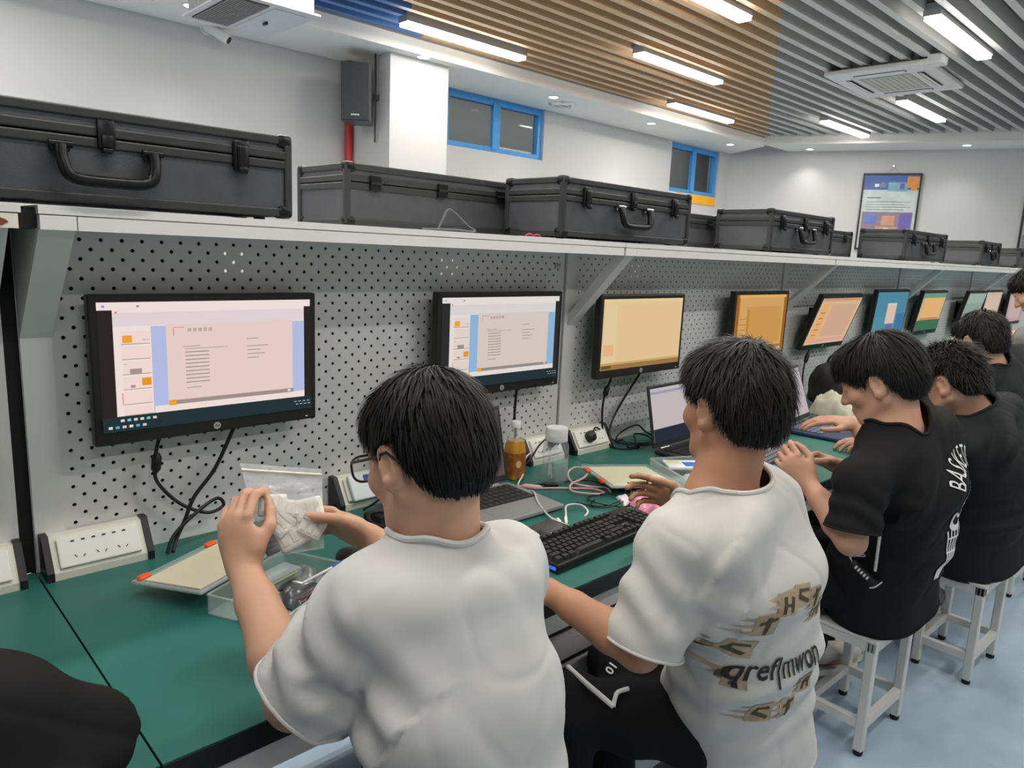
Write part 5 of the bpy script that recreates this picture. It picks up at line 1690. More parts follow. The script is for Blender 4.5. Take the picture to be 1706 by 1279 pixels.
# ---- boy 3: black T-shirt with a white basketball print
J3 = dict(head=(2.156, 0.736, 1.165), c7=(2.155, 0.644, 1.079), shL=(1.963, 0.687, 0.906), shR=(2.358, 0.636, 0.982), elL=(1.933, 0.678, 0.756), wrL=(1.992, 0.831, 0.857), elR=(2.377, 0.771, 0.754), wrR=(2.240, 0.846, 0.862), pel=(2.33, 0.71, 0.51))
J3.update(legs(J3['pel'], (2.14, 1.00, 0.50), (2.45, 1.00, 0.50), (2.42, 0.92, 0.16), (2.56, 0.95, 0.12), (0.75, -0.35, 0)))
vs3 = []
word = 'BASKETBALL'
for i, ch in enumerate(word):
    a = math.radians(158 - i * 15.2)
    v, f = text_mesh(ch, 0.062)
    ca, sa = math.cos(a - math.pi / 2), math.sin(a - math.pi / 2)
    vs3.append(([( (p.x * 0.7) * ca - (p.y * 1.35) * sa + 0.100 * math.cos(a), (p.x * 0.7) * sa + (p.y * 1.35) * ca + 0.100 * math.sin(a), 0) for p in v], f))
def stroke(pts, w):
    out = []
    for (a, b) in zip(pts[:-1], pts[1:]):
        a, b = Vector((a[0], a[1], 0)), Vector((b[0], b[1], 0)); d = (b - a).normalized(); n = Vector((-d.y, d.x, 0)) * w
        out.append(([a - n, b - n, b + n, a + n], [(0, 1, 2, 3)]))
    return out
ball = []
circ = lambda r, a0, a1, cx=0, cy=0, n=14: [(cx + r * math.cos(math.radians(a0 + (a1 - a0) * k / n)), cy + r * math.sin(math.radians(a0 + (a1 - a0) * k / n))) for k in range(n + 1)]
ball += stroke(circ(0.05, 0, 360, 0, 0.0), 0.004) + stroke(circ(0.018, 0, 360, 0.0, 0.035), 0.004) + stroke([(-0.05, 0.0), (0.05, 0.0)], 0.003) + stroke(circ(0.06, 130, 230, 0.055, 0), 0.003) + stroke(circ(0.06, -50, 50, -0.055, 0), 0.003)
ball += stroke(circ(0.075, 190, 350, 0, -0.01), 0.009)
for k in range(6):
    x0 = -0.06 + 0.024 * k
    ball += stroke([(x0, -0.085), (x0 * 0.62, -0.13), (x0 * 0.42, -0.18), (x0 * 0.15, -0.25)], 0.0035)
for k in range(3): ball += stroke([(-0.05 + 0.012 * k, -0.11 - 0.045 * k), (0.05 - 0.012 * k, -0.115 - 0.045 * k)], 0.003)
p3 = Vector((2.33, 0.40, 0.86))
M_PRW = mat('print_white', (218, 218, 216), 0.8)
B3, W3, R3, O3, S3o = person(dict(label='person in black T-shirt with white basketball print leaning over the desk', J=J3, h=0.005, hs=1.06, head=(-8, 26, 0), seed=31, skin=SK3, shirt=C_BLACK, trousers=T_BLACK, shoe=SHOE_W,
    handL=dict(fdir=(-0.2, 0.6, 0.65), ndir=(0.85, 0.2, -0.35), side=-1, curl=(0.8, 0.95, 1.05, 1.1), thumb=(0.7, 0.8)),
    handR=dict(fdir=(-0.5, 0.75, 0.3), ndir=(-0.5, -0.2, -0.8), side=1, curl=(0.8, 0.95, 1.05, 1.1), thumb=(0.7, 0.7)),
    hair=dict(vol=1.02, fringe=1.25, crown=(0.0, -0.03, 0.13), len=0.062, mess=0.24, lift=0.010, nape=-0.008, brow=-0.008, swirl=0.3, over=0.012), strands=6000,
    sleeve=0.72, sleeve_r=(0.064, 0.074), fold=0.004, shirt_w=1.0, rn=0.083, slouch=0.05, hem=0.075, neck_drop=-0.004,
    prints=[('print_word', vs3, p3, (0.9, 0.25, 0), (0, 0, 1), M_PRW), ('print_ball', ball, p3 + Vector((0, 0, -0.02)), (0.9, 0.25, 0), (0, 0, 1), M_PRW)]))

# ---- boy 4: black T-shirt, short sides
J4 = dict(head=(2.795, 0.739, 1.103), c7=(2.857, 0.634, 1.039), shL=(2.640, 0.696, 0.902), shR=(3.057, 0.638, 0.927), elL=(2.513, 0.801, 0.831), wrL=(2.552, 0.933, 0.941), elR=(3.14, 0.80, 0.80), wrR=(2.98, 0.98, 0.80), pel=(3.05, 0.64, 0.51))
J4.update(legs(J4['pel'], (2.84, 0.905, 0.49), (3.20, 0.915, 0.49), (3.02, 0.80, 0.22), (3.26, 0.95, 0.09), (0.8, -0.2, 0.0)))
B4, W4, R4_, O4, S4o = person(dict(label='person in plain black T-shirt with shaved sides reaching over the laptop', J=J4, h=0.0055, hs=1.08, head=(-2, 20, 0), seed=47, skin=SK3, shirt=C_BLACK2, trousers=T_DARK, shoe=SHOE_G,
    handL=dict(fdir=(-0.45, 0.75, 0.05), ndir=(0.1, 0.05, -1), side=1, curl=(0.25, 0.3, 0.3, 0.35), thumb=(0.3, 0.2), spread=0.2),
    handR=dict(fdir=(-0.6, 0.7, 0.0), ndir=(0, 0, -1), side=-1, curl=(0.3, 0.3, 0.35, 0.4)),
    hair=dict(vol=0.98, fringe=1.0, crown=(0.0, -0.04, 0.13), len=0.028, mess=0.5, lift=0.016, nape=0.012, ear=0.004), strands=4500,
    sleeve=0.75, sleeve_r=(0.068, 0.076), fold=0.005, shirt_w=1.12, rn=0.082, slouch=0.07, hem=0.07, bw=1.1))

# ---- boy 5: charcoal T-shirt, farther along
J5 = dict(head=(3.581, 0.848, 1.187), c7=(3.587, 0.770, 1.125), shL=(3.406, 0.799, 0.994), shR=(3.841, 0.700, 1.037), elL=(3.36, 0.88, 0.82), wrL=(3.40, 1.05, 0.80), elR=(3.98, 0.86, 0.82), wrR=(3.86, 1.04, 0.80), pel=(3.98, 0.70, 0.51))
J5.update(legs(J5['pel'], (3.72, 1.02, 0.50), (4.02, 1.02, 0.50), (3.72, 1.0, 0.09), (4.02, 1.0, 0.09)))
B5, W5, R5_, O5, S5o = person(dict(label='person in charcoal T-shirt farther along, only head and shoulder showing', J=J5, h=0.0065, h_cloth=0.008, hs=1.02, head=(22, 18, 0), seed=53, skin=SK1, shirt=C_BLACK3, trousers=T_DARK, shoe=SHOE_B,
    handL=dict(fdir=(0, 1, 0), ndir=(0, 0, -1), side=1, curl=(0.3, 0.3, 0.3, 0.3)), handR=dict(fdir=(-0.3, 1, 0), ndir=(0, 0, -1), side=-1, curl=(0.3, 0.3, 0.3, 0.3)),
    hair=dict(vol=1.0, fringe=1.0, len=0.035, mess=0.4, lift=0.010), strands=3000, hairm=M_HAIR2, rn=0.08, sleeve=0.8, slouch=0.05))

# ---- person 6: standing at the right edge, bending to a far monitor
J6 = dict(head=(4.384, 0.833, 1.399), c7=(4.485, 0.724, 1.352), shL=(4.251, 0.696, 1.187), shR=(4.784, 0.617, 1.233), elL=(4.338, 0.842, 1.148), wrL=(4.433, 1.004, 1.143), elR=(5.0, 0.95, 1.05), wrR=(4.9, 1.1, 0.95), pel=(4.85, 0.42, 0.90))
J6.update(legs(J6['pel'], (4.76, 0.50, 0.48), (4.94, 0.50, 0.48), (4.76, 0.42, 0.09), (4.94, 0.42, 0.09)))
B6, W6, R6_, O6, S6o = person(dict(label='person in grey T-shirt bending in at the right edge, arm stretched to a monitor', J=J6, h=0.007, h_cloth=0.009, hs=1.0, head=(-5, 35, 0), seed=61, skin=SK1, shirt=C_GREYT, trousers=T_DARK, shoe=SHOE_B,
    handL=dict(fdir=(-0.5, 0.9, 0.0), ndir=(0, 0, -1), side=1, curl=(0.2, 0.2, 0.2, 0.2)), handR=dict(fdir=(0, 1, -0.1), ndir=(0, 0, -1), side=-1, curl=(0.3, 0.3, 0.3, 0.3)),
    hair=dict(vol=1.0, len=0.04, mess=0.3, lift=0.008), strands=2500, sleeve=0.95, slouch=0.03))

# ---- person 0: black T-shirt, only the right shoulder in view
J0 = dict(head=(-0.23, 0.92, 1.08), c7=(0.035, 0.967, 0.958), shL=(-0.30, 0.80, 0.92), shR=(0.134, 0.883, 0.948), elL=(-0.33, 0.86, 0.80), wrL=(-0.26, 1.05, 0.79), elR=(0.055, 0.86, 0.79), wrR=(0.06, 1.06, 0.79), pel=(-0.05, 0.50, 0.51))
J0 = {k: Vector(v) + Vector((-0.042, 0.0, 0.006)) for k, v in J0.items()}
J0.update(legs(J0['pel'], (-0.12, 0.98, 0.50), (0.08, 0.98, 0.50), (-0.12, 0.96, 0.09), (0.08, 0.96, 0.09)))
B0, W0, R0_, O0, S0o = person(dict(label='person in black T-shirt at the lower left corner, only the right shoulder in view', J=J0, h=0.0065, h_cloth=0.006, hs=1.0, noise=0.001, trap=0.032, sleeve_r=(0.062, 0.064), head=(-25, 40, 0), seed=71, skin=SK1, shirt=C_BLACK, trousers=T_BLACK, shoe=SHOE_B,
    handL=dict(fdir=(0.1, 1, 0), ndir=(0, 0, -1), side=1, curl=(0.3, 0.3, 0.3, 0.3)), handR=dict(fdir=(-0.4, 1, 0), ndir=(0, 0, -1), side=-1, curl=(0.3, 0.3, 0.3, 0.3)),
    hair=dict(vol=1.0, len=0.04, mess=0.3, lift=0.008), strands=1500, sleeve=0.85, slouch=0.05, fold=0.003))

# white side cord and small black pouch hanging at the hip of the boy with the basketball print
b = MB(); b.tube(smoothline([Vector((2.030, 0.644, 0.81)) + O3, Vector((2.060, 0.650, 0.75)) + O3, Vector((2.078, 0.655, 0.69)) + O3, Vector((2.092, 0.659, 0.632)) + O3]), 0.0042, 8); b.obj('drawcord', mat('cord_bright', (214, 214, 212), 0.6), B3, smooth=True)
t = thing('key_pouch', 'small black cylinder pouch with white lettering hanging at the hip of the basketball-print boy', 'pouch', (2.110, 0.728, 0.628))
d = Vector((-0.006, -0.072, -0.040)); e = Vector((-0.010, -0.003, 0.004))
b = MB(); b.tube([e, e + d * 0.05, e + d * 0.95, e + d], [0.008, 0.013, 0.013, 0.008], 14); b.obj('pouch', mat('pouch_black', (24, 24, 25), 0.6), t, smooth=True)
b = MB()
for k in range(5): b.box(e + d * (0.22 + 0.12 * k) + Vector((-0.0135, -0.001, 0.003)), (0.002, 0.0055, 0.010), R=Matrix.Rotation(0.5, 3, 'X'))
b.obj('lettering', mat('cord_bright', (214, 214, 212)), t, kind='stuff')
b = MB(); b.tube(smoothline([e + d + Vector((0, 0.014, -0.016)), e + d * 1.04 + Vector((-0.01, 0, -0.002)), e + d + Vector((0, -0.016, 0.014))]), 0.002, 6); b.obj('end_piping', mat('cord_bright', (214, 214, 212)), t, smooth=True)
for k in (0, 1):
    b = MB(); b.tube(smoothline([e, e + Vector((-0.004, 0.004 + 0.004 * k, 0.018)), e + Vector((-0.006, -0.018, 0.026 + 0.006 * k)), e + Vector((-0.006, -0.036, 0.036 + 0.005 * k)), e + Vector((0.0, -0.030, 0.075)), e + Vector((0.0, -0.012, 0.10 + 0.008 * k))]), 0.0013, 6); b.obj('lanyard_strand', mat('cord_bright', (214, 214, 212)), t, smooth=True)
# white piping and a small number print on the black trousers of the boy with the ring print
_tr = [c for c in B2.children if c.name.startswith('trousers')][0]
_o = O2 + Vector((-0.005, -0.003, 0.005))
b = MB(); b.tube(smoothline([Vector(v) + _o for v in ((1.089, 0.915, 0.606), (1.079, 0.859, 0.602), (1.088, 0.824, 0.586), (1.094, 0.794, 0.574))]), 0.0055, 8); b.obj('piping', mat('cord_bright', (214, 214, 212)), _tr, smooth=True)
b = MB(); b.tube(smoothline([Vector(v) + _o for v in ((1.094, 0.794, 0.574), (1.108, 0.801, 0.585), (1.121, 0.804, 0.590), (1.142, 0.794, 0.594))]), 0.0045, 8); b.obj('piping', mat('cord_bright', (214, 214, 212)), _tr, smooth=True)
vs, fs = text_mesh('01', 0.026, 0.0, bold=0.0006)
_n = Vector((-0.62, -0.30, 0.72)).normalized(); _x = Vector((0.77, -0.06, 0.63)); _x = (_x - _n * _x.dot(_n)).normalized(); _y = _n.cross(_x)
MB().add([Vector((1.176, 0.865, 0.592)) + _n * 0.007 + _x * v.x + _y * v.y + O2 for v in vs], fs).obj('print_number', M_PRW, _tr, kind='stuff')

# ================================================================== STOOLS
def stool_proto():
    t = thing('stool', 'x', 'stool', (0, 0, 0), 0, 'white steel stools')
    w, d, h, s = 0.31, 0.20, 0.385, 0.028
    MB().rbox((0, 0, h - 0.006), (w + 0.006, d + 0.006, 0.012), 0.003).obj('seat', M_STRIPE, t)
    b = MB()
    for sy in (-1, 1): b.bx((-w / 2, sy * (d / 2) - (s if sy > 0 else 0), h - 0.040), (w / 2, sy * (d / 2) + (s if sy < 0 else 0), h - 0.012))
    for sx in (-1, 1): b.bx((sx * (w / 2) - (s if sx > 0 else 0), -d / 2, h - 0.040), (sx * (w / 2) + (s if sx < 0 else 0), d / 2, h - 0.012))
    b.obj('seat_frame', M_STRIPE, t)
    for sx in (-1, 1):
        for sy in (-1, 1):
            x, y = sx * (w / 2 - s / 2), sy * (d / 2 - s / 2)
            lg = MB().rbox((x, y, (h - 0.012 + 0.016) / 2), (s, s, h - 0.028), 0.003, 1).obj('leg', M_STRIPE, t)
            MB().lathe((x, y, 0), [(0.012, 0.0), (0.0145, 0.004), (0.0145, 0.012), (0.010, 0.018)], 12).obj('rubber_foot', M_RUB, lg, smooth=True)
    for sy in (-1, 1):
        y = sy * (d / 2 - s / 2); MB().bx((-w / 2 + s, y - 0.011, 0.088), (w / 2 - s, y + 0.011, 0.116)).obj('stretcher', M_STRIPE, t)
    for sx in (-1, 1):
        x = sx * (w / 2 - s / 2); MB().bx((x - 0.011, -d / 2 + s, 0.088), (x + 0.011, d / 2 - s, 0.116)).obj('stretcher', M_STRIPE, t)
    return t
sp0 = stool_proto()
for i, (x, y, a, lab) in enumerate([(2.333, 0.747, -2, 'white steel stool under the boy with the basketball print, all its near legs showing'), (3.045, 0.640, -2, 'white steel stool under the boy with shaved sides, farther along the floor'),
                                    (1.375, 0.662, -3, 'white steel stool under the boy with the ring-shaped back print, only a seat corner showing'), (0.60, 0.58, 0, 'white stool under the spectacled boy, hidden below the photo'),
                                    (4.02, 0.72, -3, 'white steel stool at the right edge, farthest of those in view'), (-0.05, 0.50, 0, 'white stool under the person at the lower left corner, outside the view')]):
    o = sp0 if i == 0 else copy_tree(sp0)
    o.location = (x, y, 0); o.rotation_euler = (0, 0, math.radians(a)); o['label'] = lab

# ================================================================== THINGS ON THE DESK
DZ = DESK_Z
def _last():
    return COL.objects[-1]
def pillow(pts, zc, th, seed, amp=0.004, nu=20, nv=16):
    """A stuffed pouch: a four-cornered outline (world x, y) swelling to thickness th, with creases."""
    A, B, Cc, D = [Vector((p[0], p[1], 0)) for p in pts]
    Vt, Vb = [], []
    for i in range(nu + 1):
        for j in range(nv + 1):
            u, v = i / nu, j / nv
            p = A.lerp(B, u).lerp(D.lerp(Cc, u), v)
            e = (max(0, 1 - (2 * u - 1) ** 4) * max(0, 1 - (2 * v - 1) ** 4)) ** 0.5
            Vt.append((p.x, p.y, e)); Vb.append((p.x, p.y, e))
    P = np.array(Vt)
    n = noise3(P * [1, 1, 0.0] * 1.0, seed, 0.05)
    top = P.copy(); top[:, 2] = zc + P[:, 2] * (th + amp * n) + 0.001
    bot = P.copy(); bot[:, 2] = zc
    F = []
    W = nv + 1
    for i in range(nu):
        for j in range(nv):
            a = i * W + j
            F.append((a, a + W, a + W + 1, a + 1))
    F = np.array(F)
    Vv = np.concatenate([top, bot]); F2 = np.concatenate([F, F[:, ::-1] + len(top)])
    return Vv, F2
def pillow_obj(name, parent, pts, zc, th, seed, m, amp=0.004):
    base = parent.location
    Vv, F = pillow([(p[0] - base.x, p[1] - base.y) for p in pts], zc - base.z, th, seed, amp)
    return link(name, np_mesh(name, Vv, F, m), parent)

# ---- mechanical keyboard between the two boys in white
KB = thing('keyboard', 'black mechanical keyboard lying before the boy with the ring print', 'keyboard', (1.392, 1.112, DZ), math.radians(2.2))
M_KEY = mat('key_black', (42, 42, 43), 0.4, var=0.05, scale=30)
b = MB()
b.prism([(-0.226, -0.072, 0.0), (0.226, -0.072, 0.0), (0.226, 0.072, 0.0), (-0.226, 0.072, 0.0)], (0, 0, 0), (0, 0, 0.012)); b.rbox((0, 0, 0.016), (0.452, 0.144, 0.012), 0.004); b.obj('base', M_BLK, KB)
km = MB().box((0, 0, 0.005), (0.0165, 0.0165, 0.010), taper=0.76).mesh('key', M_KEY)
def key(x, y, w=1.0, h=1.0, z=0.022):
    o = link('key', km, KB); o.location = (x, y, z); o.scale = (w * 0.019 / 0.0165 - 0.13 if w > 1 else 1, h * 0.019 / 0.0165 - 0.13 if h > 1 else 1, 1); o.rotation_euler = (math.radians(3), 0, 0)
rows = [(0.050, [1] * 1 + [0.6] + [1] * 4 + [0.4] + [1] * 4 + [0.4] + [1] * 4), (0.022, [1] * 13 + [2]), (0.003, [1.5] + [1] * 12 + [1.5]), (-0.016, [1.75] + [1] * 11 + [2.25]), (-0.035, [2.25] + [1] * 10 + [2.75]), (-0.054, [1.25, 1.25, 1.25, 6.25, 1.25, 1.25, 1.25, 1.25])]
for ri, (yy, ws) in enumerate(rows):
    x = -0.217
    for w in ws:
        if w >= 1: key(x + w * 0.0095, yy, w, z=0.022 + 0.0012 * (ri == 0))
        x += w * 0.019
for cx in (0.0755, 0.0945, 0.1135):
    for yy in (0.022, 0.003, 0.050): key(cx, yy)
key(0.0945, -0.035); key(0.0755, -0.054); key(0.0945, -0.054); key(0.1135, -0.054)
for cx in (0.142, 0.161, 0.180, 0.199):
    for yy in (0.022, 0.003, -0.016, -0.035, -0.054): key(cx, yy)
b = MB(); b.bx((0.142, 0.040, 0.0222), (0.21, 0.058, 0.0235)); b.obj('badge_plate', M_BLK, KB)
b = MB(); b.bx((0.10, -0.018, 0.0221), (0.128, -0.012, 0.0226)); b.obj('badge', M_CHROME, KB)
b = MB(); b.bx((-0.2275, -0.066, 0.008), (-0.2262, -0.03, 0.016)); b.obj('side_light', emis('blue_light', (70, 110, 230), 1.0), KB)

# ---- laptops
def laptop(name_lbl, cx, yh, w, d, ang, rz, base_m, lid_m, scr, keycol, gloss=0.0):
    """cx, yh: middle of the hinge; the base reaches d towards the room; ang: lid opening beyond upright (deg)."""
    t = thing('laptop', name_lbl, 'laptop', (cx, yh, DZ), math.radians(rz), 'open laptops on the benches')
    b = MB(); b.rbox((0, -d / 2, 0.010), (w, d, 0.014), 0.004); b.obj('base', base_m, t)
    b = MB(); b.bx((-w * 0.44, -d * 0.60, 0.0172), (w * 0.44, -d * 0.10, 0.0178)); b.obj('keyboard_well', mat('laptop_well', (24, 24, 26), 0.5), t)
    b = MB(); n = 14
    for r in range(5):
        for k in range(n):
            x = -w * 0.42 + (k + 0.5) * w * 0.84 / n; y = -d * 0.56 + r * d * 0.105
            b.box((x, y, 0.019), (w * 0.84 / n * 0.84, d * 0.085, 0.003))
    b.obj('keys', keycol, t, kind='stuff')
    b = MB(); b.bx((-w * 0.16, -d * 0.96, 0.0171), (w * 0.16, -d * 0.66, 0.0175)); b.obj('touchpad', base_m, t)
    R = Matrix.Rotation(math.radians(ang), 3, 'X').inverted()
    hl = d * 0.95
    b = MB(); b.rbox((0, 0.004, hl / 2 + 0.008), (w, 0.008, hl), 0.003); o = b.obj('lid', lid_m, t); o.location = (0, 0, 0.014); o.rotation_euler = (-math.radians(ang), 0, 0)
    cols = [scr] + [(int(scr[0] * .8), int(scr[1] * .85), int(scr[2] * .95)), (40, 46, 60)]
    b = MB(); x0, x1, z0, z1 = -w / 2 + 0.010, w / 2 - 0.010, 0.026, hl - 0.004
    b.quad((x0, -0.0008, z0), (x1, -0.0008, z0), (x1, -0.0008, z1), (x0, -0.0008, z1), 0)
    b.quad((x0, -0.0011, z1 - 0.022), (x1, -0.0011, z1 - 0.022), (x1, -0.0011, z1 - 0.012), (x0, -0.0011, z1 - 0.012), 1)
    if gloss: b.quad((x0, -0.0012, z0), (x1, -0.0012, z0), (x1, -0.0012, z0 + 0.05), (x0, -0.0012, z0 + 0.05), 2)
    s = b.obj('screen', screen_mats(cols), t); s.location = (0, 0, 0.014); s.rotation_euler = (-math.radians(ang), 0, 0)
    b = MB()
    for sx in (-1, 1): b.cyl((sx * w * 0.3 - 0.03, 0.002, 0.015), (sx * w * 0.3 + 0.03, 0.002, 0.015), 0.006, 10)
    b.cyl((-w * 0.33, 0.002, 0.015), (w * 0.33, 0.002, 0.015), 0.004, 8)
    b.obj('hinge', M_CHROME, t)
    return t
M_SILV = mat('laptop_silver', (168, 168, 168), 0.35, metal=0.35, var=0.03)
M_LDK = mat('laptop_dark', (40, 42, 46), 0.4, var=0.05)
M_LNV = mat('laptop_navy', (36, 52, 84), 0.42, var=0.05)
laptop('silver laptop with a dark screen half hidden behind the spectacled boy\'s neck', 1.335, 1.565, 0.35, 0.245, 14, -2, M_SILV, M_LDK, (92, 76, 78), mat('laptop_key_grey', (58, 58, 58), 0.5))
laptop('dark laptop with a pale screen behind the face of the boy with the ring print', 2.39, 1.515, 0.36, 0.245, 12, 2, M_LDK, M_LDK, (192, 182, 184), mat('laptop_key_dark', (34, 34, 36), 0.5), 1)
laptop('navy laptop with a pale pink screen being used by the boys in black', 3.17, 1.41, 0.37, 0.26, 20, 6, M_LNV, M_LDK, (188, 176, 180), mat('laptop_key_blue', (96, 110, 138), 0.45))

# ---- bottles
t = thing('tea_bottle', 'amber tea bottle with a clear neck behind the spectacled boy', 'bottle', (1.585, 1.612, DZ))
M_TEA = mat('amber_tea', (196, 138, 40), 0.15, var=0.05, coat=0.6)
b = MB(); b.lathe((0, 0, 0), [(0.026, 0.0), (0.030, 0.005), (0.030, 0.095), (0.028, 0.112), (0.022, 0.128)], 24, sq=4); b.obj('tea', M_TEA, t, smooth=True)
b = MB(); b.lathe((0, 0, 0), [(0.0305, 0.126), (0.026, 0.142), (0.016, 0.158), (0.0135, 0.164), (0.0135, 0.172)], 24); b.obj('clear_neck', M_CLEAR, t, smooth=True)
b = MB(); b.lathe((0, 0, 0), [(0.015, 0.170), (0.0155, 0.174), (0.0155, 0.188), (0.014, 0.190)], 20); b.obj('cap', mat('cap_white', (224, 224, 220), 0.4), t, smooth=True)
b = MB(); b.lathe((0, 0, 0), [(0.0308, 0.02), (0.0309, 0.022), (0.0309, 0.088), (0.0308, 0.09)], 24, sq=4); b.obj('label', mat('tea_label', (150, 92, 40), 0.5, var=0.35, scale=35), t, smooth=True)
b = MB(); b.lathe((-0.012, -0.0315, 0.055), [(0.0, 0.0), (0.012, 0.0), (0.012, -0.0008), (0.0, -0.0009)], 16, axis='y'); b.obj('emblem', mat('emblem_cream', (214, 178, 120), 0.5), t)

t = thing('water_bottle', 'clear water bottle with a frosted white cap beside the outlet boxes', 'bottle', (1.662, 1.505, DZ))
M_BOT = clear('bottle_plastic', (214, 224, 226), 0.06, 0.13)
M_WATER = clear('water', (190, 214, 216), 0.04, 0.08)
b = MB(); b.lathe((0, 0, 0), [(0.030, 0.0), (0.034, 0.004), (0.034, 0.118), (0.032, 0.128), (0.030, 0.132), (0.030, 0.140)], 24, sq=5); b.obj('body', M_BOT, t, smooth=True)
b = MB(); b.lathe((0, 0, 0), [(0.0315, 0.002), (0.0325, 0.004), (0.0325, 0.072), (0.0315, 0.073)], 24, sq=5); b.obj('water', M_WATER, t, smooth=True)
b = MB(); b.lathe((0, 0, 0), [(0.034, 0.138), (0.0355, 0.142), (0.0355, 0.176), (0.033, 0.181), (0.028, 0.182)], 28); b.obj('cap', clear('cap_frosted', (226, 230, 228), 0.5, 0.7), t, smooth=True)
b = MB(); b.bx((-0.0345, -0.012, 0.03), (-0.0342, -0.004, 0.10)); b.obj('print', M_WPL, t)
b = MB(); b.tube(smoothline([(-0.02, -0.022, 0.132), (-0.05, -0.03, 0.12), (-0.058, -0.03, 0.09), (-0.05, -0.03, 0.06), (-0.045, -0.028, 0.03)]), 0.0022); b.obj('strap', clear('strap_clear', (214, 214, 210), 0.3, 0.5), t, smooth=True)

# ---- phone, cables
t = thing('phone', 'white-edged phone lying dark screen up behind the black keyboard', 'phone', (1.335, 1.235, DZ), math.radians(4))
MB().rbox((0, 0, 0.0045), (0.145, 0.072, 0.008), 0.0035, 3).obj('body', M_WPL, t, smooth=True)
MB().bx((-0.066, -0.033, 0.0086), (0.066, 0.033, 0.0091)).obj('screen', mat('phone_glass', (60, 58, 56), 0.08, coat=0.5), t)
def cable(name, lbl, pts, r, m, extra=None):
    t = thing(name, lbl, 'cable', pts[0])
    p0 = Vector(pts[0])
    b = MB(); b.tube([v - p0 for v in smoothline(pts, 7)], r); b.obj('lead', m, t, smooth=True)
    for (a, c, rr, mm, nm) in (extra or []):
        b = MB(); a, c = Vector(a) - p0, Vector(c) - p0; b.tube([a, a.lerp(c, .15), a.lerp(c, .85), c], [rr * .6, rr, rr, rr * .5], 10); b.obj(nm, mm, t, smooth=True)
    return t
zc = DZ + 0.0035
cable('charging_cable', 'long white charging cable from the outlet box to the phone', [(1.80, 1.69, 0.80), (1.70, 1.67, 0.79), (1.60, 1.585, 0.768), (1.545, 1.55, zc), (1.512, 1.50, zc), (1.50, 1.44, zc + 0.016), (1.455, 1.38, zc + 0.016), (1.425, 1.33, zc + 0.012), (1.415, 1.285, zc), (1.42, 1.262, zc)], 0.0028, M_WCAB,
      [((1.421, 1.268, zc + 0.001), (1.41, 1.245, zc + 0.001), 0.0045, M_WPL, 'plug')])
cable('short_white_cable', 'short white cable bent in a hook beside the phone', [(1.415, 1.228, zc), (1.45, 1.262, zc + 0.01), (1.49, 1.295, zc + 0.016), (1.535, 1.285, zc + 0.012), (1.535, 1.255, zc + 0.002), (1.50, 1.235, zc)], 0.0028, M_WCAB,
      [((1.416, 1.229, zc + 0.001), (1.44, 1.254, zc + 0.008), 0.0045, M_WPL, 'plug')])
cable('pink_cable', 'coiled pale pink cable lying in front of the clear bottle', [(1.535, 1.535, zc), (1.56, 1.49, zc), (1.61, 1.455, zc), (1.66, 1.415, zc), (1.70, 1.38, zc), (1.705, 1.335, zc), (1.66, 1.335, zc + .004), (1.62, 1.39, zc + .006), (1.66, 1.43, zc + .01), (1.72, 1.43, zc + .02), (1.765, 1.455, zc + .03), (1.755, 1.50, zc + .03), (1.71, 1.49, zc + .02), (1.68, 1.44, zc + .008), (1.70, 1.385, zc + .006), (1.745, 1.36, zc), (1.73, 1.33, zc)], 0.0034, M_PCAB,
      [((1.54, 1.525, zc + 0.002), (1.575, 1.475, zc + 0.002), 0.009, M_PCAB, 'plug')])
cable('black_lead', 'thin black lead with a small adapter lying along the pink coil', [(1.56, 1.53, zc), (1.62, 1.50, zc), (1.68, 1.47, zc + 0.004), (1.74, 1.42, zc + 0.008), (1.77, 1.36, zc), (1.76, 1.30, zc)], 0.0026, M_CABLE, [((1.60, 1.49, zc + 0.004), (1.635, 1.462, zc + 0.004), 0.0075, M_BLK, 'adapter')])
cable('black_tangle', 'tangle of thin black wire behind the black keyboard', [(1.565, 1.325, zc), (1.60, 1.26, zc), (1.67, 1.25, zc + 0.004), (1.735, 1.28, zc + 0.004), (1.77, 1.295, zc + 0.03), (1.735, 1.255, zc + 0.012), (1.66, 1.215, zc), (1.60, 1.275, zc + 0.006), (1.63, 1.335, zc), (1.70, 1.31, zc + 0.004), (1.68, 1.24, zc + 0.006), (1.60, 1.235, zc + 0.004), (1.575, 1.28, zc), (1.63, 1.31, zc)], 0.0019, M_CABLE)
cable('cable_heap', 'heap of black cables on the desk below the third monitor', [(2.165, 1.70, zc), (2.15, 1.64, zc), (2.20, 1.60, zc), (2.27, 1.64, zc + .01), (2.33, 1.69, zc + .02), (2.38, 1.66, zc + .01), (2.34, 1.61, zc), (2.25, 1.60, zc + .006), (2.19, 1.66, zc + .012), (2.24, 1.70, zc + .03), (2.32, 1.68, zc + .06), (2.37, 1.67, zc + .03), (2.40, 1.64, zc), (2.30, 1.62, zc), (2.22, 1.69, zc + .004), (2.28, 1.71, zc)], 0.0036, M_CABLE, [((2.19, 1.615, zc + .004), (2.235, 1.595, zc + .004), 0.011, M_BLK, 'adapter')])
t = thing('adapter_heap', 'black power adapter with a heap of leads behind the raised right hand', 'adapter', (1.02, 1.56, DZ))
MB().rbox((0.03, 0.0, 0.016), (0.11, 0.055, 0.03), 0.006, R=Matrix.Rotation(0.4, 3, 'Z')).obj('brick', M_BLK, t)
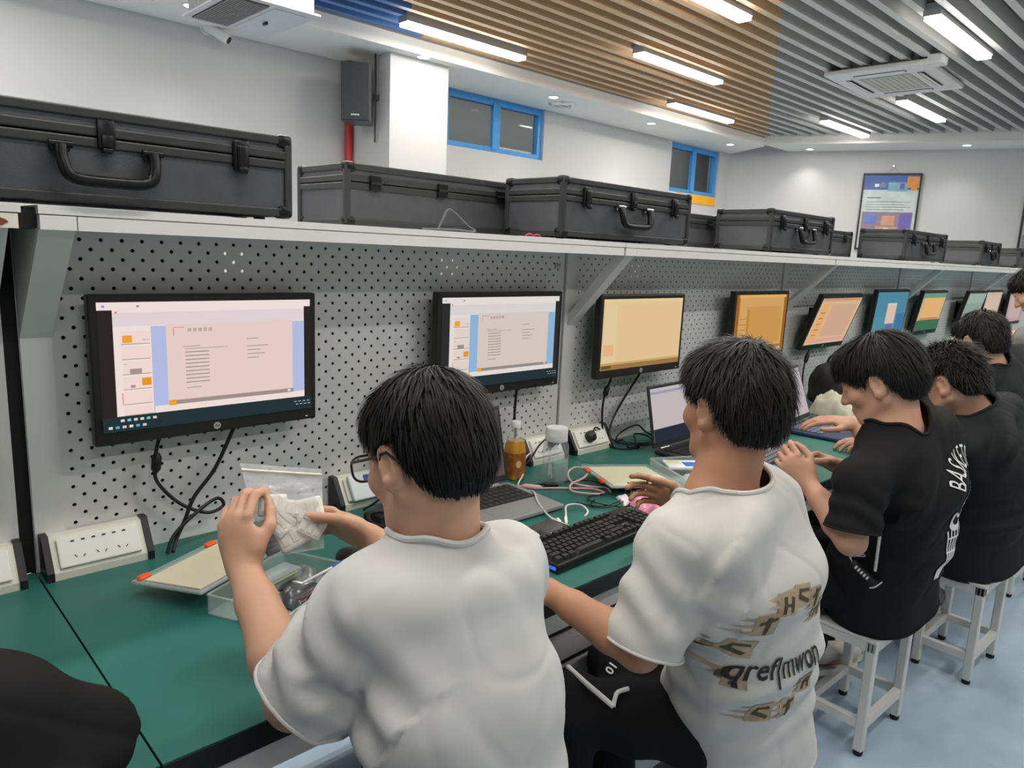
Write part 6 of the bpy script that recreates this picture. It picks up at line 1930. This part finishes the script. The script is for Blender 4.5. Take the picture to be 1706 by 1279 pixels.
b = MB(); b.tube(smoothline([(0.07, 0.02, 0.012), (0.10, -0.03, 0.004), (0.06, -0.09, 0.008), (-0.01, -0.12, 0.02), (-0.05, -0.07, 0.03), (-0.02, -0.02, 0.034), (0.05, -0.05, 0.03), (0.07, -0.11, 0.01), (0.0, -0.16, 0.005), (-0.06, -0.12, 0.006), (-0.05, -0.05, 0.012), (0.02, -0.10, 0.02), (0.09, -0.07, 0.01)]), 0.0045); b.obj('leads', M_CABLE, t, smooth=True)
b = MB(); b.tube(smoothline([(-0.02, 0.02, 0.03), (0.03, -0.01, 0.07), (0.08, 0.02, 0.09), (0.10, 0.06, 0.06)]), 0.003); b.obj('upright_lead', M_CABLE, t, smooth=True)
t = thing('computer_mouse', 'black mouse lying by the clear box, half under the right forearm', 'mouse', (0.835, 1.335, DZ))
b = MB(); b.tube(smoothline([(-0.005, 0.062, 0.006), (-0.003, 0.045, 0.014), (0, 0.0, 0.018), (0.002, -0.04, 0.014), (0.003, -0.058, 0.006)]), [0.012] + [0.028] * 0 + [0.016, 0.02, 0.023, 0.026, 0.028, 0.030, 0.031, 0.032, 0.032, 0.032, 0.032, 0.032, 0.031, 0.030, 0.029, 0.028, 0.027, 0.026, 0.025, 0.023, 0.021, 0.019, 0.016, 0.012][:24], 14)
vv = b.v; b.v = [(x, y, max(0.0, z * 0.75 + 0.004)) for x, y, z in vv]; b.obj('shell', M_BLK, t, smooth=True)
MB().cyl((-0.004, 0.03, 0.030), (0.004, 0.03, 0.030), 0.006, 12).obj('wheel', M_RUB, t)

# ---- white earbud-like pad beside the neck of the spectacled boy
t = thing('white_tray', 'rounded white plastic tray just right of the spectacled boy\'s collar', 'tray', (1.225, 1.235, DZ), math.radians(-12))
b = MB(); b.rbox((0, 0, 0.006), (0.12, 0.08, 0.012), 0.006, 3); b.obj('tray', mat('tray_white', (232, 228, 220), 0.4), t, smooth=True)
b = MB(); ol = [(0.06 * math.copysign(abs(math.cos(a)) ** .5, math.cos(a)), 0.04 * math.copysign(abs(math.sin(a)) ** .5, math.sin(a)), 0.013) for a in [2 * math.pi * k / 28 for k in range(28)]]; b.tube(ol, 0.004, 8, closed=True); b.obj('rim', mat('rim_frost', (196, 206, 214), 0.3), t, smooth=True)

# ---- clear parts boxes
M_LINER = mat('liner_beige', (222, 214, 186), 0.6, var=0.03)
M_LINER2 = mat('liner_greenish', (214, 214, 182), 0.6, var=0.03)
M_BIN = clear('bin_plastic', (220, 230, 228), 0.2, 0.22)
def bin_box(parent, w, d, h, th=0.0025):
    b = MB(); b.bx((-w / 2, -d / 2, 0.001), (w / 2, d / 2, 0.001 + th)); b.obj('bottom', M_BIN, parent)
    for (a, c) in (((-w / 2, -d / 2), (w / 2, -d / 2 + th)), ((-w / 2, d / 2 - th), (w / 2, d / 2)), ((-w / 2, -d / 2 + th), (-w / 2 + th, d / 2 - th)), ((w / 2 - th, -d / 2 + th), (w / 2, d / 2 - th))):
        MB().bx((a[0], a[1], 0.001), (c[0], c[1], h)).obj('side_wall', M_BIN, parent)
    b = MB(); b.tube([(-w / 2, -d / 2, h), (w / 2, -d / 2, h), (w / 2, d / 2, h), (-w / 2, d / 2, h)], 0.003, 6, closed=True); b.obj('rim', M_BIN, parent)
def bin_lid(parent, loc, w, d, rz, liner, latches, tilt=(0, 0, 0)):
    l = bpy.data.objects.new('lid', None); COL.objects.link(l); l.parent = parent; l.location = loc; l.rotation_euler = (tilt[0], tilt[1], rz)
    b = MB(); b.rbox((0, 0, 0.003), (w, d, 0.005), 0.0024); b.tube([(-w / 2, -d / 2, 0.007), (w / 2, -d / 2, 0.007), (w / 2, d / 2, 0.007), (-w / 2, d / 2, 0.007)], 0.004, 6, closed=True); b.obj('lid_shell', M_BIN, l)
    MB().bx((-w / 2 + 0.014, -d / 2 + 0.014, 0.0056), (w / 2 - 0.014, d / 2 - 0.014, 0.0075)).obj('liner', liner, l)
    for (x, y, r) in latches:
        MB().rbox((x, y, 0.008), (0.016, 0.030, 0.012), 0.005, 3, R=Matrix.Rotation(r, 3, 'Z')).obj('latch', M_ORANGE, l, smooth=True)
bx1 = thing('parts_box', 'open clear plastic parts box with beige-lined lid under the held bag', 'box', (0.645, 1.305, DZ), math.radians(26.6))
bin_box(bx1, 0.235, 0.19, 0.042)
bin_lid(bx1, (-0.01, 0.185, 0.036), 0.235, 0.17, 0, M_LINER, [(-0.095, 0.082, math.pi / 2), (0.09, 0.082, math.pi / 2)], (math.radians(-4), 0, 0))
bx2 = thing('parts_box', 'open clear parts box with cream-lined lid and orange latches between the two boys in white', 'box', (2.060, 1.245, DZ), math.radians(-25))
bin_box(bx2, 0.20, 0.23, 0.045)
bin_lid(bx2, (-0.235, 0.0, 0.022), 0.245, 0.22, 0, M_LINER2, [(-0.128, 0.055, 0), (-0.128, -0.055, 0)], (0, math.radians(3), 0))
# contents of the first box (each a thing of its own)
def local(root, x, y, z):
    a = root.rotation_euler.z; return Vector((root.location.x + x * math.cos(a) - y * math.sin(a), root.location.y + x * math.sin(a) + y * math.cos(a), root.location.z + z))
t = thing('inner_case', 'small clear hinged case inside the open parts box', 'case', local(bx1, 0.0, 0.03, 0.03), math.radians(20))
MB().rbox((0, 0, 0.010), (0.11, 0.05, 0.020), 0.005).obj('shell', clear('inner_clear', (196, 206, 204), 0.12, 0.35), t); MB().bx((-0.045, -0.018, 0.004), (0.045, 0.0, 0.012)).obj('board', mat('board_dark', (60, 62, 60), 0.5, var=0.3, scale=60), t); MB().bx((-0.04, -0.026, 0.012), (0.04, -0.0252, 0.015)).obj('label_strip', mat('label_yellow', (196, 196, 120), 0.5), t)
for i, (x, y, z, a, lab) in enumerate([(-0.07, 0.0, 0.006, 0.3, 'dark foil bag of components at the left in the parts box'), (0.0, -0.045, 0.006, -0.2, 'dark foil bag of components at the front of the parts box'), (0.07, 0.02, 0.006, 0.5, 'silvery foil bag at the back right of the parts box')]):
    c = local(bx1, x, y, z); t = thing('foil_bag', lab, 'bag', c, 0.46 + a, 'foil bags in the clear parts box')
    Vv, F = pillow([(-0.045, -0.035), (0.045, -0.035), (0.045, 0.035), (-0.045, 0.035)], 0.0, 0.020, 40 + i, 0.010); link('bag', np_mesh('bag', Vv, F, mat('foil_dark' if i < 2 else 'foil_light', (92, 94, 98) if i < 2 else (150, 156, 156), 0.25, metal=0.4, var=0.3, scale=40)), t)
t = thing('pen', 'blue and white pen lying across the right end of the parts box', 'pen', local(bx1, 0.055, -0.055, 0.044), math.radians(14))
MB().tube([(-0.06, 0, 0.0), (-0.055, 0, 0), (0.02, 0, 0.004)], [0.001, 0.003, 0.0035], 8).obj('barrel', mat('pen_clear', (206, 200, 204), 0.3), t, smooth=True)
MB().tube([(0.02, 0, 0.004), (0.022, 0, 0.004), (0.058, 0, 0.006), (0.06, 0, 0.006)], [0.003, 0.0045, 0.0045, 0.003], 8).obj('cap', mat('pen_blue', (40, 90, 190), 0.35), t, smooth=True)
t = thing('wire_bundle', 'dark red wires lying along the front wall of the parts box', 'wire', local(bx1, 0.0, -0.075, 0.03), math.radians(26))
for k in range(4):
    MB().tube(smoothline([(-0.05, 0.004 * k, 0.004 * (k % 2)), (0.0, 0.008 - 0.004 * k, 0.008), (0.06, 0.003 * k, 0.006)]), 0.0016, 6).obj('wire', mat('wire_%d' % k, [(120, 40, 48), (40, 40, 44), (190, 190, 190), (110, 50, 60)][k], 0.5), t, smooth=True)
# contents of the second box
t = thing('card_packet', 'white and blue printed packet in the second clear parts box', 'packet', local(bx2, 0.0, 0.06, 0.028), math.radians(-38))
MB().rbox((0, 0, 0.006), (0.13, 0.085, 0.010), 0.003).obj('packet', mat('packet_white', (226, 228, 226), 0.4), t); MB().bx((-0.005, -0.035, 0.0112), (0.06, 0.015, 0.0116)).obj('blue_label', mat('packet_blue', (52, 104, 186), 0.4, var=0.25, scale=50), t); MB().bx((-0.055, 0.0, 0.0112), (-0.01, 0.035, 0.0115)).obj('cream_label', mat('packet_cream', (214, 214, 176), 0.4), t)
t = thing('clear_packet', 'crumpled clear packet at the front of the second parts box', 'bag', local(bx2, 0.0, -0.055, 0.006), math.radians(-20))
Vv, F = pillow([(-0.07, -0.045), (0.07, -0.045), (0.07, 0.045), (-0.07, 0.045)], 0.0, 0.035, 77, 0.016); link('film', np_mesh('film', Vv, F, clear('packet_film', (206, 212, 210), 0.15, 0.45)), t)
# pink pouch
t = thing('pink_pouch', 'shiny pink plastic pouch with an orange streak beside the black keyboard', 'pouch', (1.725, 1.155, DZ))
pillow_obj('pouch', t, [(1.655, 1.09), (1.785, 1.05), (1.80, 1.21), (1.69, 1.26)], DZ + 0.001, 0.030, 5, mat('pouch_pink', (236, 150, 178), 0.25, var=0.18, scale=14, coat=0.4), 0.012)
b = MB(); b.tube(smoothline([(-0.03, 0.02, 0.031), (0.0, 0.005, 0.034), (0.03, -0.012, 0.033)]), [0.002] + [0.004] * 11 + [0.002], 6); b.obj('streak', mat('pouch_orange', (246, 120, 60), 0.3), t, smooth=True)
t = thing('white_wrapper', 'white plastic wrapper between the black wire and the pink pouch', 'wrapper', (1.70, 1.245, DZ))
pillow_obj('film', t, [(1.655, 1.215), (1.70, 1.225), (1.745, 1.28), (1.70, 1.285)], DZ + 0.001, 0.012, 9, mat('wrapper_white', (220, 214, 222), 0.3), 0.006)
# ---- farther along
t = thing('keyboard', 'grey keyboard lying right of the boy with the ring print', 'keyboard', (2.50, 1.235, DZ), math.radians(6), None)
MB().rbox((0, 0, 0.008), (0.36, 0.125, 0.016), 0.004).obj('base', mat('keyboard_grey', (84, 86, 90), 0.45), t)
b = MB()
for r in range(5):
    for k in range(17): b.box((-0.166 + k * 0.0207, -0.046 + r * 0.023, 0.019), (0.0165, 0.018, 0.006), taper=0.85)
b.obj('keys', mat('key_grey', (116, 118, 122), 0.45), t, kind='stuff')
t = thing('cotton_glove', 'cream cotton glove lying at the desk edge by the grey keyboard', 'glove', (2.36, 1.045, DZ))
pillow_obj('palm', t, [(2.31, 1.0), (2.41, 0.985), (2.45, 1.075), (2.34, 1.09)], DZ + 0.001, 0.028, 15, mat('glove_cream', (214, 206, 176), 0.9, var=0.06), 0.008)
for k in range(4):
    MB().tube(smoothline([(-0.045 + 0.022 * k, -0.03, 0.012), (-0.06 + 0.024 * k, -0.055, 0.014), (-0.07 + 0.026 * k, -0.078, 0.008)]), [0.011] * 12 + [0.006], 8).obj('finger', mat('glove_cream', (214, 206, 176)), t, smooth=True)
t = thing('backpack', 'black backpack standing against the pegboard behind the navy laptop', 'backpack', (3.86, 1.56, DZ))
S = Sdf((-0.2, -0.14, -0.01), (0.2, 0.14, 0.26), 0.007)
S.add(rbox((0, 0, 0.09), (0.28, 0.15, 0.18), 0.05), 0.0); S.add(ell((0, 0, 0.165), (0.13, 0.07, 0.06)), 0.04); S.add(rbox((0, -0.075, 0.07), (0.2, 0.07, 0.10), 0.03), 0.015)
Vv, Q = S.mesh(2); Vv = Vv + vnormals(Vv, Q) * (0.003 * noise3(Vv, 3, 0.06))[:, None]
link('bag_body', np_mesh('bag_body', Vv, Q, mat('backpack_black', (30, 29, 29), 0.8, var=0.1, bump=0.1, bscale=500)), t)
MB().tube(smoothline([(-0.09, -0.07, 0.16), (-0.05, -0.085, 0.215), (0.05, -0.085, 0.215), (0.09, -0.07, 0.16)]), 0.004, 6).obj('zip', M_CASEH, t, smooth=True)
MB().tube(smoothline([(-0.03, 0.02, 0.22), (-0.02, 0.01, 0.25), (0.02, 0.01, 0.25), (0.03, 0.02, 0.22)]), 0.006, 6).obj('grab_handle', M_CASEH, t, smooth=True)
t = thing('cloth_bag', 'crumpled cream cloth bag behind the navy laptop', 'bag', (3.62, 1.42, DZ))
pillow_obj('cloth', t, [(3.46, 1.30), (3.74, 1.30), (3.80, 1.54), (3.50, 1.52)], DZ + 0.001, 0.085, 21, mat('cloth_cream', (208, 206, 184), 0.9, var=0.10, scale=18), 0.022)
for k in range(9):
    c = [(226, 90, 120), (224, 222, 216), (220, 214, 206), (90, 84, 140)][k % 4]
    MB().rbox((random.uniform(-0.05, 0.05), random.uniform(-0.04, 0.04), 0.01 + 0.012 * (k // 3)), (0.045, 0.018, 0.016), 0.004, R=Matrix.Rotation(random.uniform(0, 3), 3, 'Z')).obj('connector', mat('connector_%d' % (k % 4), c, 0.5), None, (3.44, 1.17, DZ))
    tag(bpy.context.scene.objects[-1] if False else _last(), ('pink', 'white', 'off-white', 'violet')[k % 4] + ' plastic connector, %s in the small pile beyond the navy laptop' % ('lowest', 'middle', 'topmost')[k // 3], 'connector', 'connectors piled on the desk')
t = thing('circuit_board', 'thin dark circuit board with yellow parts at the desk edge by the navy laptop', 'circuit board', (2.92, 1.03, DZ), math.radians(20))
MB().bx((-0.06, -0.03, 0.001), (0.06, 0.03, 0.004)).obj('board', mat('pcb', (28, 52, 48), 0.5), t)
for k in range(5): MB().rbox((-0.045 + 0.022 * k, 0.005 * (k % 2), 0.008), (0.012, 0.014, 0.008), 0.002).obj('chip', mat('chip_%d' % (k % 2), [(190, 180, 60), (40, 40, 40)][k % 2], 0.5), t)

# ---- the held zip bag and what is in it
BTL, BTR, BBR, BBL = Vector((0.489, 1.152, 1.104)), Vector((0.604, 1.086, 1.089)), Vector((0.571, 1.019, 0.977)), Vector((0.485, 1.057, 0.969))
bn = ((BTR - BTL).cross(BBL - BTL)).normalized()
if bn.y > 0: bn = -bn
org = (BTL + BTR + BBR + BBL) / 4
bagt = thing('zip_bag', 'clear zip bag full of white foam pieces held up in both hands', 'bag', org)
def bag_pt(u, v): return BTL.lerp(BTR, u).lerp(BBL.lerp(BBR, u), v)
nu, nv = 30, 34
pts = []
for i in range(nu + 1):
    for j in range(nv + 1): pts.append(bag_pt(i / nu, j / nv) - org)
Pn = np.array([tuple(p) for p in pts]); UV = np.array([(i / nu, j / nv) for i in range(nu + 1) for j in range(nv + 1)])
env = (1 - (2 * UV[:, 0] - 1) ** 4) * np.clip((UV[:, 1] - 0.22) / 0.25, 0, 1) * (1 - np.clip((UV[:, 1] - 0.8) / 0.2, 0, 1) ** 2)
nz = noise3(Pn, 91, 0.028, 9); nz2 = np.abs(noise3(Pn, 92, 0.045, 6))
F = np.array([(i * (nv + 1) + j, (i + 1) * (nv + 1) + j, (i + 1) * (nv + 1) + j + 1, i * (nv + 1) + j + 1) for i in range(nu) for j in range(nv)])
for sgn in (1, -1):
    d = sgn * (0.0012 + env * 0.015) + (env * 0.5 + 0.25) * 0.0035 * nz + sgn * env * 0.004 * nz2
    link('film', np_mesh('film', Pn + np.outer(d, np.array(bn)), F if sgn > 0 else F[:, ::-1], M_FILM), bagt)
b = MB(); b.tube([bag_pt(u / 8, 0.075) - org for u in range(9)], 0.0026, 6); b.obj('zip_strip', mat('zip_strip', (222, 220, 200), 0.4), bagt, smooth=True)
M_FOAM = mat('foam_white', (228, 226, 214), 0.7, var=0.04, scale=40, bump=0.2, bscale=150)
bux = (BTR - BTL).normalized(); buy = bn.cross(bux)
RB = Matrix((bux, buy, bn)).transposed()
for (u, v, w, h, a, lab) in [(0.30, 0.46, 0.034, 0.028, 0.1, 'white foam block at the left of the clear bag under the thumb'), (0.52, 0.50, 0.036, 0.022, -0.05, 'flat white foam block in the middle of the clear bag'), (0.50, 0.76, 0.040, 0.042, 0.6, 'largest white foam block at the bottom of the clear bag'),
                              (0.80, 0.52, 0.034, 0.030, 0.3, 'white foam block near the right thumb in the clear bag'), (0.82, 0.74, 0.030, 0.026, -0.4, 'small white foam block at the lower right of the clear bag'), (0.36, 0.66, 0.03, 0.03, 0.9, 'white foam block behind the thumb low in the clear bag')]:
    t = thing('foam_block', lab, 'foam block', bag_pt(u, v) + bn * (0.002 if h < 0.04 else -0.004), 0, 'white foam pieces in the clear bag')
    w *= 1.35; h *= 1.3
    Z = MB(); Z.rbox((0, 0, 0), (w, h, 0.014), 0.004, 2, R=RB @ Matrix.Rotation(a, 3, 'Z')); Z.obj('block', M_FOAM, t)
    Z = MB()
    for k in range(3): Z.rbox(RB @ Matrix.Rotation(a, 3, 'Z') @ Vector(((k - 1) * w * 0.3, 0, 0.0072)), (w * 0.2, h * 0.7, 0.002), 0.0008, 1, R=RB @ Matrix.Rotation(a, 3, 'Z'))
    Z.obj('ribs', M_FOAM, t, kind='stuff')
t = thing('dark_component', 'dark grey finned component at the lower left of the clear bag', 'component', bag_pt(0.14, 0.86) - bn * 0.004)
Z = MB(); Z.rbox((0, 0, 0), (0.022, 0.036, 0.014), 0.002, R=RB @ Matrix.Rotation(0.5, 3, 'Z')); Z.obj('body', mat('component_dark', (70, 72, 78), 0.45, metal=0.3), t)
for k in range(4): MB().rbox(RB @ Matrix.Rotation(0.5, 3, 'Z') @ Vector((0, -0.012 + 0.008 * k, 0.008)), (0.018, 0.003, 0.004), 0.0008, 1, R=RB @ Matrix.Rotation(0.5, 3, 'Z')).obj('fin', mat('component_fin', (110, 112, 118), 0.4, metal=0.3), t)
